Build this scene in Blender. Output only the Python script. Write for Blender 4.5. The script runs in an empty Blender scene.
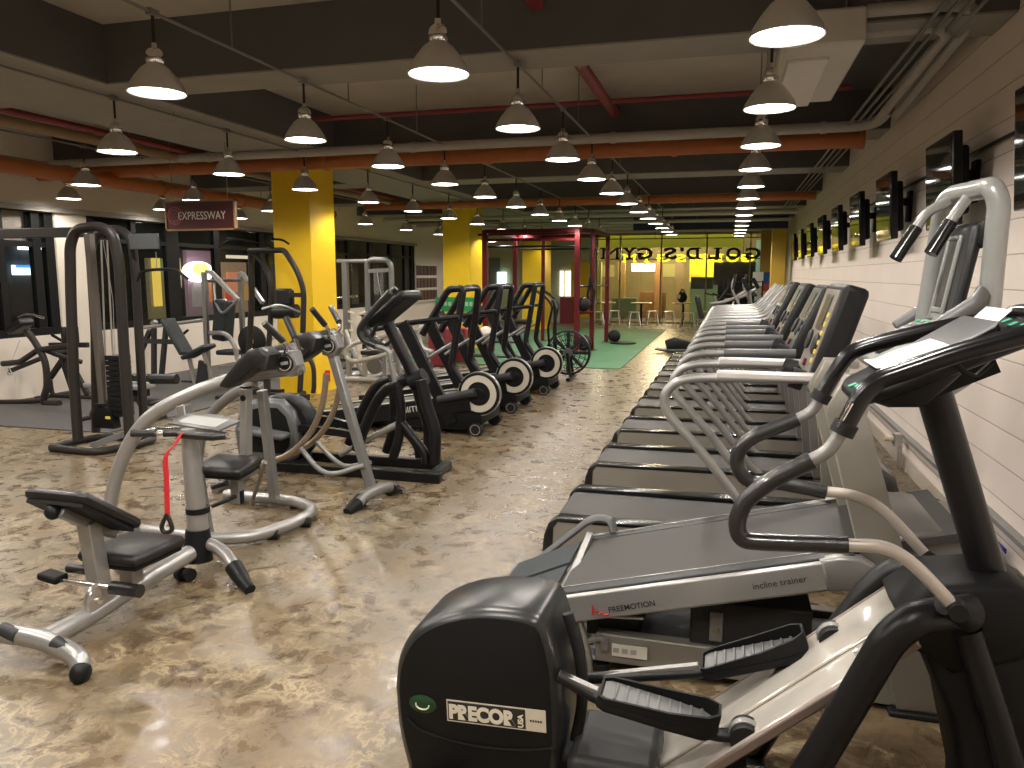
import bpy, bmesh, math, random
from mathutils import Vector, Matrix, Euler
random.seed(7)
S = bpy.context.scene
COL = S.collection
# ---------------------------------------------------------------- camera, world, exposure
EYE = 1.6
FPX = 770.0
_d = Vector((730 - 512, 109, FPX)).normalized()          # room's depth axis seen in camera axes
_p = math.atan2(-_d.y, _d.z)
_u = Vector((0, math.cos(_p), math.sin(_p)))
_r = _u.cross(_d)
if _r.x < 0: _r = -_r
fwd = Vector((_r.z, _d.z, _u.z)); upv = Vector((_r.y, _d.y, _u.y)); rgt = Vector((_r.x, _d.x, _u.x))
cd = bpy.data.cameras.new('camera'); cam = bpy.data.objects.new('camera', cd); COL.objects.link(cam)
cd.sensor_width = 36; cd.lens = FPX / 1024 * 36; cd.clip_start = 0.05; cd.clip_end = 200
m3 = Matrix((rgt, upv, -fwd)).transposed()
cam.matrix_world = Matrix.Translation((0, 0, EYE)) @ m3.to_4x4()
S.camera = cam
w = bpy.data.worlds.new('world'); S.world = w; w.use_nodes = True
w.node_tree.nodes['Background'].inputs[0].default_value = (0.9, 0.85, 0.8, 1)
w.node_tree.nodes['Background'].inputs[1].default_value = 0.03
S.view_settings.view_transform = 'Standard'; S.view_settings.look = 'None'
S.view_settings.gamma = 1; S.view_settings.use_curve_mapping = False
S.view_settings.exposure = 0.38
LAMP_W = 96.0        # watts of each pendant's spot
LAMP_GLOW = 14.0      # emission of the opal disc in a pendant
# ---------------------------------------------------------------- measured points
def _ray(px, py):
    a, b, c = (px - 512) / FPX, (384 - py) / FPX, 1.0
    return rgt * a + upv * b + fwd * c
def PY(px, py, Y):                    # the point seen there on the vertical plane y = Y
    v = _ray(px, py); t = Y / v.y; return Vector((v.x * t, Y, EYE + v.z * t))
def PX(px, py, X):
    v = _ray(px, py); t = X / v.x; return Vector((X, v.y * t, EYE + v.z * t))
def PZ(px, py, Z=0.0):
    v = _ray(px, py); t = (Z - EYE) / v.z; return Vector((v.x * t, v.y * t, Z))
def PL(px, py, o, ang):               # vertical plane through o with heading ang (radians)
    v = _ray(px, py); n = Vector((-math.sin(ang), math.cos(ang), 0))
    t = (Vector((o[0], o[1], 0)).dot(n)) / v.dot(n); return Vector((v.x * t, v.y * t, EYE + v.z * t))
# ---------------------------------------------------------------- materials
MATS = {}
def mat(name, col, rough=0.5, metal=0.0, var=0.06, scale=18, bump=0.0, coat=0.0, emit=None, es=0, alpha=None, trans=0, spec=None):
    if name in MATS: return MATS[name]
    m = bpy.data.materials.new(name); m.use_nodes = True; nt = m.node_tree; b = nt.nodes['Principled BSDF']
    b.inputs['Roughness'].default_value = rough; b.inputs['Metallic'].default_value = metal
    b.inputs['Coat Weight'].default_value = coat
    if spec is not None: b.inputs['Specular IOR Level'].default_value = spec
    tc = nt.nodes.new('ShaderNodeTexCoord'); n = nt.nodes.new('ShaderNodeTexNoise'); n.inputs['Scale'].default_value = scale
    n.inputs['Detail'].default_value = 4
    nt.links.new(tc.outputs['Object'], n.inputs['Vector'])
    mx = nt.nodes.new('ShaderNodeMix'); mx.data_type = 'RGBA'
    c = Vector(col)
    mx.inputs[6].default_value = (*(c * (1 - var)), 1); mx.inputs[7].default_value = (*[min(1, q) for q in (c * (1 + var))], 1)
    nt.links.new(n.outputs['Fac'], mx.inputs[0]); nt.links.new(mx.outputs[2], b.inputs['Base Color'])
    if bump:
        bp = nt.nodes.new('ShaderNodeBump'); bp.inputs['Strength'].default_value = bump; bp.inputs['Distance'].default_value = 0.01
        nt.links.new(n.outputs['Fac'], bp.inputs['Height']); nt.links.new(bp.outputs[0], b.inputs['Normal'])
    if emit: b.inputs['Emission Color'].default_value = (*emit, 1); b.inputs['Emission Strength'].default_value = es
    if trans: b.inputs['Transmission Weight'].default_value = trans; b.inputs['IOR'].default_value = 1.05
    if alpha is not None: b.inputs['Alpha'].default_value = alpha
    MATS[name] = m; return m
BLACK = mat('black_plastic', (.009, .0095, .0105), .4, spec=.22, var=.15, scale=40)
BLACKM = mat('matt_black_plastic', (.007, .0072, .0078), .55, spec=.18, var=.15, scale=60)
BLACKG = mat('black_gloss_paint', (.006, .006, .007), .2, spec=.4)
FRAMEB = mat('black_powder_coat', (.006, .006, .007), .36, spec=.28)
RUBBER = mat('black_rubber', (.009, .009, .0095), .6, spec=.3, bump=.1, scale=90)
FOAM = mat('black_foam_grip', (.012, .012, .013), .3, bump=.15, scale=150, coat=.2)
VINYL = mat('black_vinyl', (.012, .0115, .012), .38, spec=.4, bump=.12, scale=60)
VINYLB = mat('dark_blue_grey_vinyl', (.022, .028, .033), .42, spec=.35, bump=.1, scale=60)
SILVER = mat('silver_paint', (.36, .355, .345), .32, .6, scale=120)
SILVERD = mat('dull_silver_paint', (.24, .237, .23), .38, .5, scale=120)
CHAMP = mat('champagne_grey_paint', (.25, .237, .205), .42, .35, scale=100)
CHROME = mat('chrome', (.8, .8, .8), .1, 1.0)
STEEL = mat('brushed_steel', (.55, .54, .52), .28, .9, scale=60)
BRONZE = mat('dark_bronze_paint', (.026, .022, .02), .45, .1, spec=.3)
GREYP = mat('grey_plastic', (.085, .087, .088), .42)
GREYD = mat('dark_grey_plastic', (.028, .029, .031), .45, spec=.3)
GREYL = mat('light_grey_plastic', (.24, .25, .235), .45)
BELT = mat('treadmill_belt', (.046, .043, .041), .55, spec=.3, var=.12, scale=35)
WHITE = mat('white_paint', (.75, .72, .66), .5)
WHITEP = mat('white_paper', (.85, .86, .88), .6, var=.02)
YELLOW = mat('yellow_paint', (.86, .55, .012), .5, var=.04, scale=3)
RED = mat('red_paint', (.10, .007, .01), .5, spec=.25)
REDB = mat('red_strap', (.6, .015, .025), .6)
MAROON = mat('maroon_board', (.16, .014, .02), .45)
ORANGE = mat('orange_pipe_paint', (.42, .13, .035), .5, var=.12, scale=8)
REDPIPE = mat('red_pipe_paint', (.22, .025, .03), .45)
PIPEW = mat('white_pipe_wrap', (.42, .39, .34), .6, var=.1, bump=.1)
CONDUIT = mat('galvanised_conduit', (.2, .19, .175), .45, .4)
YELPIPE = mat('brown_pipe_paint', (.27, .18, .09), .5, var=.15)
LGREEN = mat('green_enamel', (.01, .25, .07), .3)
BLUE = mat('blue_plastic', (.02, .03, .22), .35)
GREENBTN = mat('green_button_print', (.03, .35, .2), .4)
YELBTN = mat('yellow_print', (.8, .65, .1), .4)
# ---------------------------------------------------------------- mesh builder
def _smooth_path(pts, r, n=6):
    """round the corners of a polyline"""
    if len(pts) < 3 or r <= 0: return [Vector(p) for p in pts]
    P = [Vector(p) for p in pts]; out = [P[0]]
    for i in range(1, len(P) - 1):
        a, b, c = P[i - 1], P[i], P[i + 1]
        da, dc = (a - b), (c - b); la, lc = da.length, dc.length
        k = min(r, la * .48, lc * .48)
        if k < 1e-4 or la < 1e-6 or lc < 1e-6: out.append(b); continue
        s, e = b + da / la * k, b + dc / lc * k
        for j in range(n + 1):
            t = j / n; out.append(s * (1 - t) ** 2 + b * 2 * t * (1 - t) + e * t * t)
    out.append(P[-1]); return out
def _spline(pts, n=6):
    P = [Vector(p) for p in pts]; out = []
    Q = [P[0] * 2 - P[1]] + P + [P[-1] * 2 - P[-2]]
    for i in range(1, len(Q) - 2):
        a, b, c, d = Q[i - 1:i + 3]
        for j in range(n):
            t = j / n
            out.append(.5 * ((2 * b) + (c - a) * t + (2 * a - 5 * b + 4 * c - d) * t * t + (3 * b - a - 3 * c + d) * t ** 3))
    out.append(P[-1]); return out
class MB:
    def __init__(s): s.v = []; s.f = []; s.X = Matrix.Identity(4)
    def _add(s, vs, fs):
        o = len(s.v); s.v += [tuple(s.X @ Vector(v)) for v in vs]; s.f += [tuple(i + o for i in f) for f in fs]; return s
    def box(s, c, d, rot=(0, 0, 0)):
        R = Euler(rot).to_matrix(); c = Vector(c); h = Vector(d) / 2
        vs = [c + R @ Vector((x * h.x, y * h.y, z * h.z)) for x in (-1, 1) for y in (-1, 1) for z in (-1, 1)]
        return s._add(vs, [(0, 1, 3, 2), (4, 6, 7, 5), (0, 4, 5, 1), (2, 3, 7, 6), (0, 2, 6, 4), (1, 5, 7, 3)])
    def bx(s, x0, x1, y0, y1, z0, z1): return s.box(((x0 + x1) / 2, (y0 + y1) / 2, (z0 + z1) / 2), (abs(x1 - x0), abs(y1 - y0), abs(z1 - z0)))
    def tube(s, pts, r, seg=12, fillet=0, spline=False, sx=1.0, cap=True, taper=None, up=None, square=False):
        P = _spline(pts) if spline else _smooth_path(pts, fillet)
        Q = [P[0]]
        for p in P[1:]:
            if (p - Q[-1]).length > 1e-4: Q.append(p)
        P = Q; n = len(P)
        if n < 2: return s
        vs = []; fs = []
        T = []
        for i in range(n):
            t = (P[min(i + 1, n - 1)] - P[max(i - 1, 0)]); T.append(t.normalized())
        N = Vector(up) if up else (Vector((0, 0, 1)) if abs(T[0].z) < .9 else Vector((0, 1, 0)))
        if square: seg = 4
        for i in range(n):
            if i > 0 and not up:
                q = T[i - 1].rotation_difference(T[i]); N = q @ N
            Nn = (N - T[i] * N.dot(T[i])).normalized(); B = T[i].cross(Nn)
            if not up: N = Nn
            rr = r if taper is None else r + (taper - r) * i / (n - 1)
            for k in range(seg):
                a = 2 * math.pi * (k + (.5 if square else 0)) / seg
                q = 1.414 if square else 1
                vs.append(P[i] + (Nn * math.cos(a) * q + B * math.sin(a) * sx * q) * rr)
        for i in range(n - 1):
            for k in range(seg):
                k2 = (k + 1) % seg; fs.append((i * seg + k, i * seg + k2, (i + 1) * seg + k2, (i + 1) * seg + k))
        if cap: fs.append(tuple(range(seg))[::-1]); fs.append(tuple((n - 1) * seg + k for k in range(seg)))
        return s._add(vs, fs)
    def cyl(s, a, b, r, seg=24, r2=None):
        return s.tube([a, b], r, seg, taper=r2)
    def lathe(s, prof, c=(0, 0, 0), axis='Z', seg=32, closed=False):
        vs = []; fs = []; n = len(prof); c = Vector(c)
        for (r, h) in prof:
            for k in range(seg):
                a = 2 * math.pi * k / seg; x, y = r * math.cos(a), r * math.sin(a)
                vs.append(c + (Vector((x, y, h)) if axis == 'Z' else Vector((x, h, y)) if axis == 'Y' else Vector((h, x, y))))
        for i in range(n - 1 + (1 if closed else 0)):
            j = (i + 1) % n
            for k in range(seg):
                k2 = (k + 1) % seg; fs.append((i * seg + k, i * seg + k2, j * seg + k2, j * seg + k))
        if not closed:
            if prof[0][0] > 1e-4: fs.append(tuple(range(seg)))
            if prof[-1][0] > 1e-4: fs.append(tuple((n - 1) * seg + k for k in range(seg)))
        return s._add(vs, fs)
    def prism(s, poly, y0, y1, plane='XZ', inset=0.0):
        """polygon given in plane, extruded along the remaining axis; inset rounds both rims"""
        def put(p, h):
            if plane == 'XZ': return (p[0], h, p[1])
            if plane == 'XY': return (p[0], p[1], h)
            return (h, p[0], p[1])
        n = len(poly); vs = []; fs = []
        cx = sum(p[0] for p in poly) / n; cz = sum(p[1] for p in poly) / n
        def shr(k):
            out = []
            for p in poly:
                d = Vector((p[0] - cx, p[1] - cz)); L = d.length; q = max(0, (L - k)) / L if L > 1e-6 else 1
                out.append((cx + d.x * q, cz + d.y * q))
            return out
        if inset:
            sg = 1 if y1 > y0 else -1
            rings = [(shr(inset), y0), (shr(inset * .3), y0 + sg * inset * .3), (poly, y0 + sg * inset), (poly, y1 - sg * inset), (shr(inset * .3), y1 - sg * inset * .3), (shr(inset), y1)]
        else: rings = [(poly, y0), (poly, y1)]
        for pl, h in rings: vs += [put(p, h) for p in pl]
        for i in range(len(rings) - 1):
            for k in range(n):
                k2 = (k + 1) % n; fs.append((i * n + k, i * n + k2, (i + 1) * n + k2, (i + 1) * n + k))
        fs.append(tuple(range(n))[::-1]); fs.append(tuple((len(rings) - 1) * n + k for k in range(n)))
        return s._add(vs, fs)
    def ball(s, c, r, seg=16, sc=(1, 1, 1)):
        c = Vector(c); vs = []; fs = []; rn = seg // 2
        for i in range(rn + 1):
            t = math.pi * i / rn
            for k in range(seg):
                a = 2 * math.pi * k / seg
                vs.append(c + Vector((math.sin(t) * math.cos(a) * sc[0], math.sin(t) * math.sin(a) * sc[1], math.cos(t) * sc[2])) * r)
        for i in range(rn):
            for k in range(seg):
                k2 = (k + 1) % seg; fs.append((i * seg + k, i * seg + k2, (i + 1) * seg + k2, (i + 1) * seg + k))
        return s._add(vs, fs)
    def quad(s, *p): return s._add(p, [tuple(range(len(p)))])
    def build(s, name, m, parent=None, bevel=0, smooth=40, solid=0, label=None, kind=None, seg=2):
        me = bpy.data.meshes.new(name); me.from_pydata(s.v, [], s.f)
        bm = bmesh.new(); bm.from_mesh(me); bmesh.ops.remove_doubles(bm, verts=bm.verts, dist=1e-5)
        bmesh.ops.recalc_face_normals(bm, faces=bm.faces); bm.to_mesh(me); bm.free()
        me.materials.append(m)
        o = bpy.data.objects.new(name, me); COL.objects.link(o)
        if smooth:
            me.polygons.foreach_set('use_smooth', [True] * len(me.polygons))
            try: me.set_sharp_from_angle(angle=math.radians(smooth))
            except Exception: pass
        if bevel:
            b = o.modifiers.new('bevel', 'BEVEL'); b.width = bevel; b.segments = seg; b.limit_method = 'ANGLE'; b.angle_limit = math.radians(35)
        if solid:
            b = o.modifiers.new('solid', 'SOLIDIFY'); b.thickness = solid; b.offset = 0
        if parent: o.parent = parent
        if label: o['label'] = label
        if kind: o['kind'] = kind
        return o
def tag(o, label, cat, group=None):
    o['label'] = label; o['category'] = cat
    if group: o['group'] = group
    return o
def thing(name, label, cat, loc=(0, 0, 0), rz=0, group=None):
    o = bpy.data.objects.new(name, None); COL.objects.link(o); o.empty_display_size = .2
    o.location = loc; o.rotation_euler = (0, 0, rz); return tag(o, label, cat, group)
def struct(o): o['kind'] = 'structure'; return o
KIDS = {}
def kids(o): return [c for c in list(COL.objects) if c.parent == o]
def dup(root, loc, rz=None, label=None, group=None):
    key = root.name
    if key not in KIDS: KIDS[key] = [(c, kids(c)) for c in kids(root)]
    r = root.copy(); COL.objects.link(r); r.location = loc
    if rz is not None: r.rotation_euler = (0, 0, rz)
    if label: r['label'] = label
    if group: r['group'] = group
    for ch, gs in KIDS[key]:
        c = ch.copy(); COL.objects.link(c); c.parent = r
        for g in gs:
            d = g.copy(); COL.objects.link(d); d.parent = c
    return r
def text(body, name, size, m, parent, X, ext=.001, bold=0.0, align='LEFT', shear=0, kind=None, sx=1.0, fit=None):
    """lettering turned into a mesh; X places it: letters run along X's x axis, up along its y axis"""
    cu = bpy.data.curves.new(name, 'FONT'); cu.body = body; cu.size = size; cu.extrude = ext; cu.offset = bold; cu.align_x = align; cu.shear = shear
    t = bpy.data.objects.new(name, cu); COL.objects.link(t)
    dg = bpy.context.evaluated_depsgraph_get(); me = bpy.data.meshes.new_from_object(t.evaluated_get(dg))
    bpy.data.objects.remove(t)
    if fit: sx = fit / (max(v.co.x for v in me.vertices) - min(v.co.x for v in me.vertices))
    me.transform(X @ Matrix.Diagonal((sx, 1, 1, 1))); me.materials.clear(); me.materials.append(m)
    o = bpy.data.objects.new(name, me); COL.objects.link(o)
    if parent: o.parent = parent
    if kind: o['kind'] = kind
    return o
def frame(o, xa, ya):
    x = Vector(xa).normalized(); y = Vector(ya); y = (y - x * y.dot(x)).normalized(); z = x.cross(y)
    M = Matrix((x, y, z)).transposed().to_4x4(); return Matrix.Translation(o) @ M
# ================================================================ THE ROOM
XW = 1.47; XL = -8.8; YB = 26.0; ZS = 3.46; SOF = 3.04
def nodes(m): return m.node_tree.nodes, m.node_tree.links, m.node_tree.nodes['Principled BSDF']
def new_mat(name, rough=.5):
    m = bpy.data.materials.new(name); m.use_nodes = True; n, l, b = nodes(m); b.inputs['Roughness'].default_value = rough
    return m, n, l, b
def ramp(n, l, src, stops):
    r = n.new('ShaderNodeValToRGB'); e = r.color_ramp.elements
    e[0].position, e[0].color = stops[0][0], (*stops[0][1], 1); e[1].position, e[1].color = stops[-1][0], (*stops[-1][1], 1)
    for p, c in stops[1:-1]: q = e.new(p); q.color = (*c, 1)
    l.new(src, r.inputs[0]); return r
def noise(n, l, vec, sc, det=5, rg=.55, dist=0):
    q = n.new('ShaderNodeTexNoise'); q.inputs['Scale'].default_value = sc; q.inputs['Detail'].default_value = det
    q.inputs['Roughness'].default_value = rg; q.inputs['Distortion'].default_value = dist; l.new(vec, q.inputs['Vector']); return q
# polished, stained concrete
FLOOR, n, l, b = new_mat('stained_concrete')
tc = n.new('ShaderNodeTexCoord'); g = tc.outputs['Object']
n1 = noise(n, l, g, .8, 7, .68, .5); n2 = noise(n, l, g, 7.5, 9, .66, .5); n3 = noise(n, l, g, 24, 4, .6, .4); n4 = noise(n, l, g, 2.6, 6, .66, .8)
r1 = ramp(n, l, n1.outputs['Fac'], [(.34, (.105, .072, .04)), (.45, (.20, .145, .082)), (.54, (.155, .127, .085)), (.66, (.29, .26, .19))])
r2 = ramp(n, l, n2.outputs['Fac'], [(.38, (.095, .064, .036)), (.475, (.15, .107, .064)), (.515, (.20, .148, .09)), (.53, (.48, .39, .25)), (.57, (.33, .26, .158)), (.585, (.21, .163, .105))])
r4 = ramp(n, l, n4.outputs['Fac'], [(.42, (.15, .15, .15)), (.58, (.85, .85, .85))])
mx = n.new('ShaderNodeMix'); mx.data_type = 'RGBA'; l.new(r4.outputs[0], mx.inputs[0])
l.new(r1.outputs[0], mx.inputs[6]); l.new(r2.outputs[0], mx.inputs[7])
m2 = n.new('ShaderNodeMix'); m2.data_type = 'RGBA'; m2.blend_type = 'OVERLAY'; m2.inputs[0].default_value = .4
l.new(mx.outputs[2], m2.inputs[6]); l.new(n3.outputs['Fac'], m2.inputs[7])
hs = n.new('ShaderNodeHueSaturation'); hs.inputs['Value'].default_value = .80; hs.inputs['Saturation'].default_value = 1.04
l.new(m2.outputs[2], hs.inputs['Color']); l.new(hs.outputs[0], b.inputs['Base Color'])
rr = n.new('ShaderNodeMapRange'); rr.inputs[1].default_value = .35; rr.inputs[2].default_value = .65; rr.inputs[3].default_value = .2; rr.inputs[4].default_value = .45
l.new(n2.outputs['Fac'], rr.inputs[0]); l.new(rr.outputs[0], b.inputs['Roughness'])
bp = n.new('ShaderNodeBump'); bp.inputs['Strength'].default_value = .03; bp.inputs['Distance'].default_value = .004
l.new(n4.outputs['Fac'], bp.inputs['Height']); l.new(bp.outputs[0], b.inputs['Normal'])
# painted block wall
BLOCK, n, l, b = new_mat('painted_block', .5)
tc = n.new('ShaderNodeTexCoord'); sp = n.new('ShaderNodeSeparateXYZ'); cb = n.new('ShaderNodeCombineXYZ')
l.new(tc.outputs['Object'], sp.inputs[0]); l.new(sp.outputs[1], cb.inputs[0]); l.new(sp.outputs[2], cb.inputs[1])
br = n.new('ShaderNodeTexBrick'); br.inputs['Scale'].default_value = 1; br.inputs['Brick Width'].default_value = 30; br.inputs['Row Height'].default_value = .19
br.inputs['Mortar Size'].default_value = .005; br.inputs['Mortar Smooth'].default_value = .6
br.inputs['Color1'].default_value = (.80, .71, .645, 1); br.inputs['Color2'].default_value = (.78, .695, .63, 1); br.inputs['Mortar'].default_value = (.46, .39, .33, 1)
l.new(cb.outputs[0], br.inputs['Vector'])
nz = noise(n, l, tc.outputs['Object'], 2.2, 4); mm = n.new('ShaderNodeMix'); mm.data_type = 'RGBA'; mm.blend_type = 'MULTIPLY'; mm.inputs[0].default_value = .25
rn = ramp(n, l, nz.outputs['Fac'], [(.3, (.8, .78, .76)), (.7, (1, .98, .96))])
l.new(br.outputs['Color'], mm.inputs[6]); l.new(rn.outputs[0], mm.inputs[7]); l.new(mm.outputs[2], b.inputs['Base Color'])
bp = n.new('ShaderNodeBump'); bp.inputs['Strength'].default_value = .5; bp.inputs['Distance'].default_value = .006; bp.invert = True
l.new(br.outputs['Fac'], bp.inputs['Height']); l.new(bp.outputs[0], b.inputs['Normal'])
SLAB = mat('bare_concrete_slab', (.44, .40, .34), .8, var=.2, scale=2.2)
BEAMD = mat('charcoal_beam_paint', (.095, .09, .085), .75, var=.15, scale=3)
SOFM = mat('grey_soffit', (.29, .27, .235), .8, var=.12, scale=3)
CREAM = mat('cream_wall', (.72, .65, .56), .6, var=.03, scale=2)
SAGE = mat('sage_wall', (.50, .54, .32), .6, var=.04, scale=2)
GREENM, n, l, b = new_mat('green_turf_mat', .6)
tc = n.new('ShaderNodeTexCoord'); q = noise(n, l, tc.outputs['Object'], 1.3, 4); q2 = noise(n, l, tc.outputs['Object'], 60, 2)
r = ramp(n, l, q.outputs['Fac'], [(.3, (.022, .12, .045)), (.7, (.04, .19, .075))]); l.new(r.outputs[0], b.inputs['Base Color'])
MATG = mat('grey_rubber_mat', (.075, .072, .07), .6, var=.15, scale=4)
DFRAME = mat('dark_window_frame', (.008, .008, .009), .45, spec=.25)
# glass: thin panes
GLASS, n, l, b = new_mat('window_glass', .02)
b.inputs['Base Color'].default_value = (.01, .012, .012, 1); b.inputs['Alpha'].default_value = .2; b.inputs['Specular IOR Level'].default_value = .8
struct(MB().bx(-16, XW + .2, -1.5, 34, -.1, 0).build('floor', FLOOR, smooth=0))
struct(MB().bx(-12, XW + .4, -1.5, 34, ZS, ZS + .2).build('ceiling', SLAB, smooth=0))
struct(MB().bx(XW, XW + .2, -1.5, 19.6, 0, ZS).build('wall_right', BLOCK, smooth=0))
struct(MB().bx(-12, XW + .2, -1.7, -1.5, 0, ZS).build('wall_rear', CREAM, smooth=0))
struct(MB().bx(XW + .02, XW + .2, 19.6, 26.2, 0, ZS).build('wall_right_far', CREAM, smooth=0))
# beams: dark painted faces, paler soffits
def beam(x0, x1, y0, y1, z=SOF):
    struct(MB().bx(x0, x1, y0, y1, z, ZS).build('trim_1', BEAMD, smooth=0))
    struct(MB().bx(x0 + .003, x1 - .003, y0 + .003, y1 - .003, z - .012, z + .01).build('trim_2', SOFM, smooth=0))
LX0, LX1 = -5.9, -4.6
beam(LX0, LX1, -1.4, 25.9)
for y0 in (5.04, 8.6, 11.35, 14.5, 17.4, 20.4, 23.4): 
    wd = .45 if y0 < 6 else .6
    beam(LX1, XW, y0, y0 + wd); beam(XL, LX0, y0, y0 + wd)
beam(LX1, XW, -.4, .2)
struct(MB().bx(.95, XW, -1.4, 19.6, ZS - .04, ZS).build('trim_8', BEAMD, smooth=0))
# columns
def column(x0, x1, y0, y1, m=YELLOW, z1=SOF - .012):
    return struct(MB().bx(x0, x1, y0, y1, 0, z1).build('trim_3', m, smooth=0))
column(-5.88, -5.33, 9.2, 9.85); column(-5.9, -5.3, 15.6, 16.45); column(-5.85, -5.2, 22.0, 22.9)
# ---- left wall with windows
def lw(y0, y1, z0, z1, name='wall_left', m=CREAM, x0=XL - .15, x1=XL):
    return struct(MB().bx(x0, x1, y0, y1, z0, z1).build(name, m, smooth=0))
lw(-1.5, 21.0, 0, .8)
lw(-1.5, 26, 2.5, ZS)
lw(8.53, 9.07, .8, 2.5); lw(21.0, 26, 0, 2.5); lw(-1.5, 5.0, .8, 2.5)
struct(MB().bx(XL, XL + .07, -1.5, 21, 2.43, 2.5).build('trim_4', SOFM, smooth=0))
def window(y0, y1, posts, rails, k):
    m = MB()
    for p, wdt in posts: m.bx(XL - .11, XL - .03, p - wdt / 2, p + wdt / 2, .8, 2.5)
    for z, h in rails: m.bx(XL - .105, XL - .035, y0, y1, z - h / 2, z + h / 2)
    m.bx(XL - .12, XL - .02, y0, y1, .8, .9); m.bx(XL - .12, XL - .02, y0, y1, 2.42, 2.5)
    o = struct(m.build('window_%d' % k, DFRAME, smooth=0))
    g = MB().bx(XL - .075, XL - .065, y0, y1, .85, 2.48).build('pane', GLASS, o, smooth=0)
window(5.0, 8.53, [(5.1, .15), (6.4, .1), (7.72, .1), (8.25, .12), (8.46, .14)], [(2.0, .07)], 1)
window(9.07, 21.0, [(9.15, .15), (10.0, .1), (10.85, .3), (12.0, .16), (13.4, .16), (14.8, .16), (16, .2), (17.0, .16), (18.2, .2), (19.4, .16), (20.4, .2), (20.9, .2)], [(2.1, .06)], 2)
# soft pale blinds behind the left panes (above the rail in the photo)
for y0, y1 in ((7.8, 8.2), (8.32, 8.4)):
    struct(MB().bx(XL - .2, XL - .16, y0, y1, 2.05, 2.5).build('trim_5', CREAM, smooth=0))
for k, (y0, y1) in enumerate(((14.0, 14.5), (15.2, 15.7), (17.5, 17.9), (18.7, 19.1), (19.8, 20.1))):
    m = MB()
    for j in range(5): m.tube([(XL - .3, y0 + (y1 - y0) * (j + .5) / 5, .0), (XL - .3, y0 + (y1 - y0) * (j + .5) / 5, 2.45)], .05, 8, sx=1.2)
    o = m.build('curtain', mat('drab_curtain', (.17, .16, .12), .8)); tag(o, 'drab hanging curtain strip behind the %s dark window bay past the near yellow column' % ['first', 'second', 'third', 'fourth', 'fifth'][k], 'curtain')
# ---- what lies beyond the left windows: a mall walkway with lit shop fronts
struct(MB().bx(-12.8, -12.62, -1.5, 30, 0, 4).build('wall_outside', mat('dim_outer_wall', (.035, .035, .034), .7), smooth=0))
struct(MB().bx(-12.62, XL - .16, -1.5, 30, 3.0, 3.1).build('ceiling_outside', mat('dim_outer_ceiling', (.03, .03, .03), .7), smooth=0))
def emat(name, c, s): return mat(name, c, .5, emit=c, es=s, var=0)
def sign_box(name, px0, px1, py0, py1, X, m, label, cat, th=.12):
    a = PX(px0, py0, X); c = PX(px1, py1, X)
    return tag(MB().bx(X - th, X, a.y, c.y, c.z, a.z).build(name, m, bevel=.01), label, cat)
def panel(name, px0, px1, py0, py1, X, m): 
    a = PX(px0, py0, X); c = PX(px1, py1, X)
    return MB().bx(X - .06, X, a.y, c.y, c.z, a.z), m
OX = -12.5
sign_box('shop_sign', 22, 38, 243, 250, OX, emat('white_sign_glow', (.9, .97, 1), 4), 'small white lit sign high beyond the leftmost window', 'sign')
sign_box('shop_sign', 44, 49, 244, 250, OX, emat('white_sign_glow', (.9, .97, 1), 4), 'narrow white lit sign beside the window mullion at far left', 'sign')
o = sign_box('shop_sign', 16, 38, 265, 275, OX, emat('pale_blue_sign_glow', (.6, .85, 1), 3), 'blue and white lit shop sign seen through the leftmost window', 'sign')
a = PX(16, 265, OX + .01); c = PX(38, 268, OX + .01)
MB().bx(OX, OX + .02, a.y, c.y, c.z, a.z).build('blue_band', emat('blue_sign_glow', (.03, .2, .9), 2.5), o, smooth=0)
def shopfront(px0, px1, py0, py1, wall, label, items):
    a = PX(px0, py0, OX); c = PX(px1, py1, OX)
    t = thing('lit_shop', label, 'shop front', ((OX), (a.y + c.y) / 2, 0))
    L = lambda v: Vector((v.x - OX, v.y - (a.y + c.y) / 2, v.z))
    A, C = L(a), L(c)
    MB().bx(-.1, 0, A.y, C.y, 0, A.z).build('back_panel', wall, t, smooth=0)
    for nm, (q0, q1, r0, r1), m, dx in items:
        p0, p1 = L(PX(q0, r0, OX)), L(PX(q1, r1, OX))
        MB().bx(dx, dx + .06, p0.y, p1.y, p1.z, p0.z).build(nm, m, t, bevel=.004)
    return t
shopfront(148, 181, 258, 306, emat('olive_lit_wall', (.2, .17, .08), .5), 'yellow-lit room with a green exit light beyond the left windows',
          [('yellow_post', (150, 160, 258, 306), emat('yellow_lit_post', (.85, .6, .1), .9), .02), ('exit_light', (160, 167, 266, 270), emat('green_exit_glow', (.05, .8, .3), 2), .1),
           ('cabinet', (162, 178, 288, 306), mat('dark_brown_cabinet', (.05, .035, .025), .5), .1), ('side_post', (176, 180, 258, 306), emat('olive_post', (.5, .42, .15), .4), .03)])
shopfront(186, 215, 250, 306, emat('mauve_lit_wall', (.25, .17, .2), .4), 'mauve shop front with a glowing oval sign beyond the left windows',
          [('grey_door', (190, 206, 283, 306), emat('grey_lit_door', (.35, .33, .3), .4), .03), ('orange_poster', (207, 213, 276, 302), emat('orange_poster_glow', (.6, .25, .1), .5), .03)])
shopfront(222, 248, 262, 304, emat('tan_lit_wall', (.3, .2, .12), .6), 'tan shop front with red and orange posters beyond the left windows',
          [('poster', (225, 238, 272, 292), emat('salmon_poster_glow', (.75, .3, .15), .6), .03), ('red_poster', (224, 232, 293, 304), emat('red_poster_glow', (.6, .05, .03), .7), .03), ('poster', (239, 247, 280, 300), emat('amber_poster_glow', (.6, .35, .1), .5), .03), ('ceiling_strip', (224, 247, 255, 259), emat('pale_strip_glow', (.8, .7, .5), 1.0), .05)])
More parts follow.
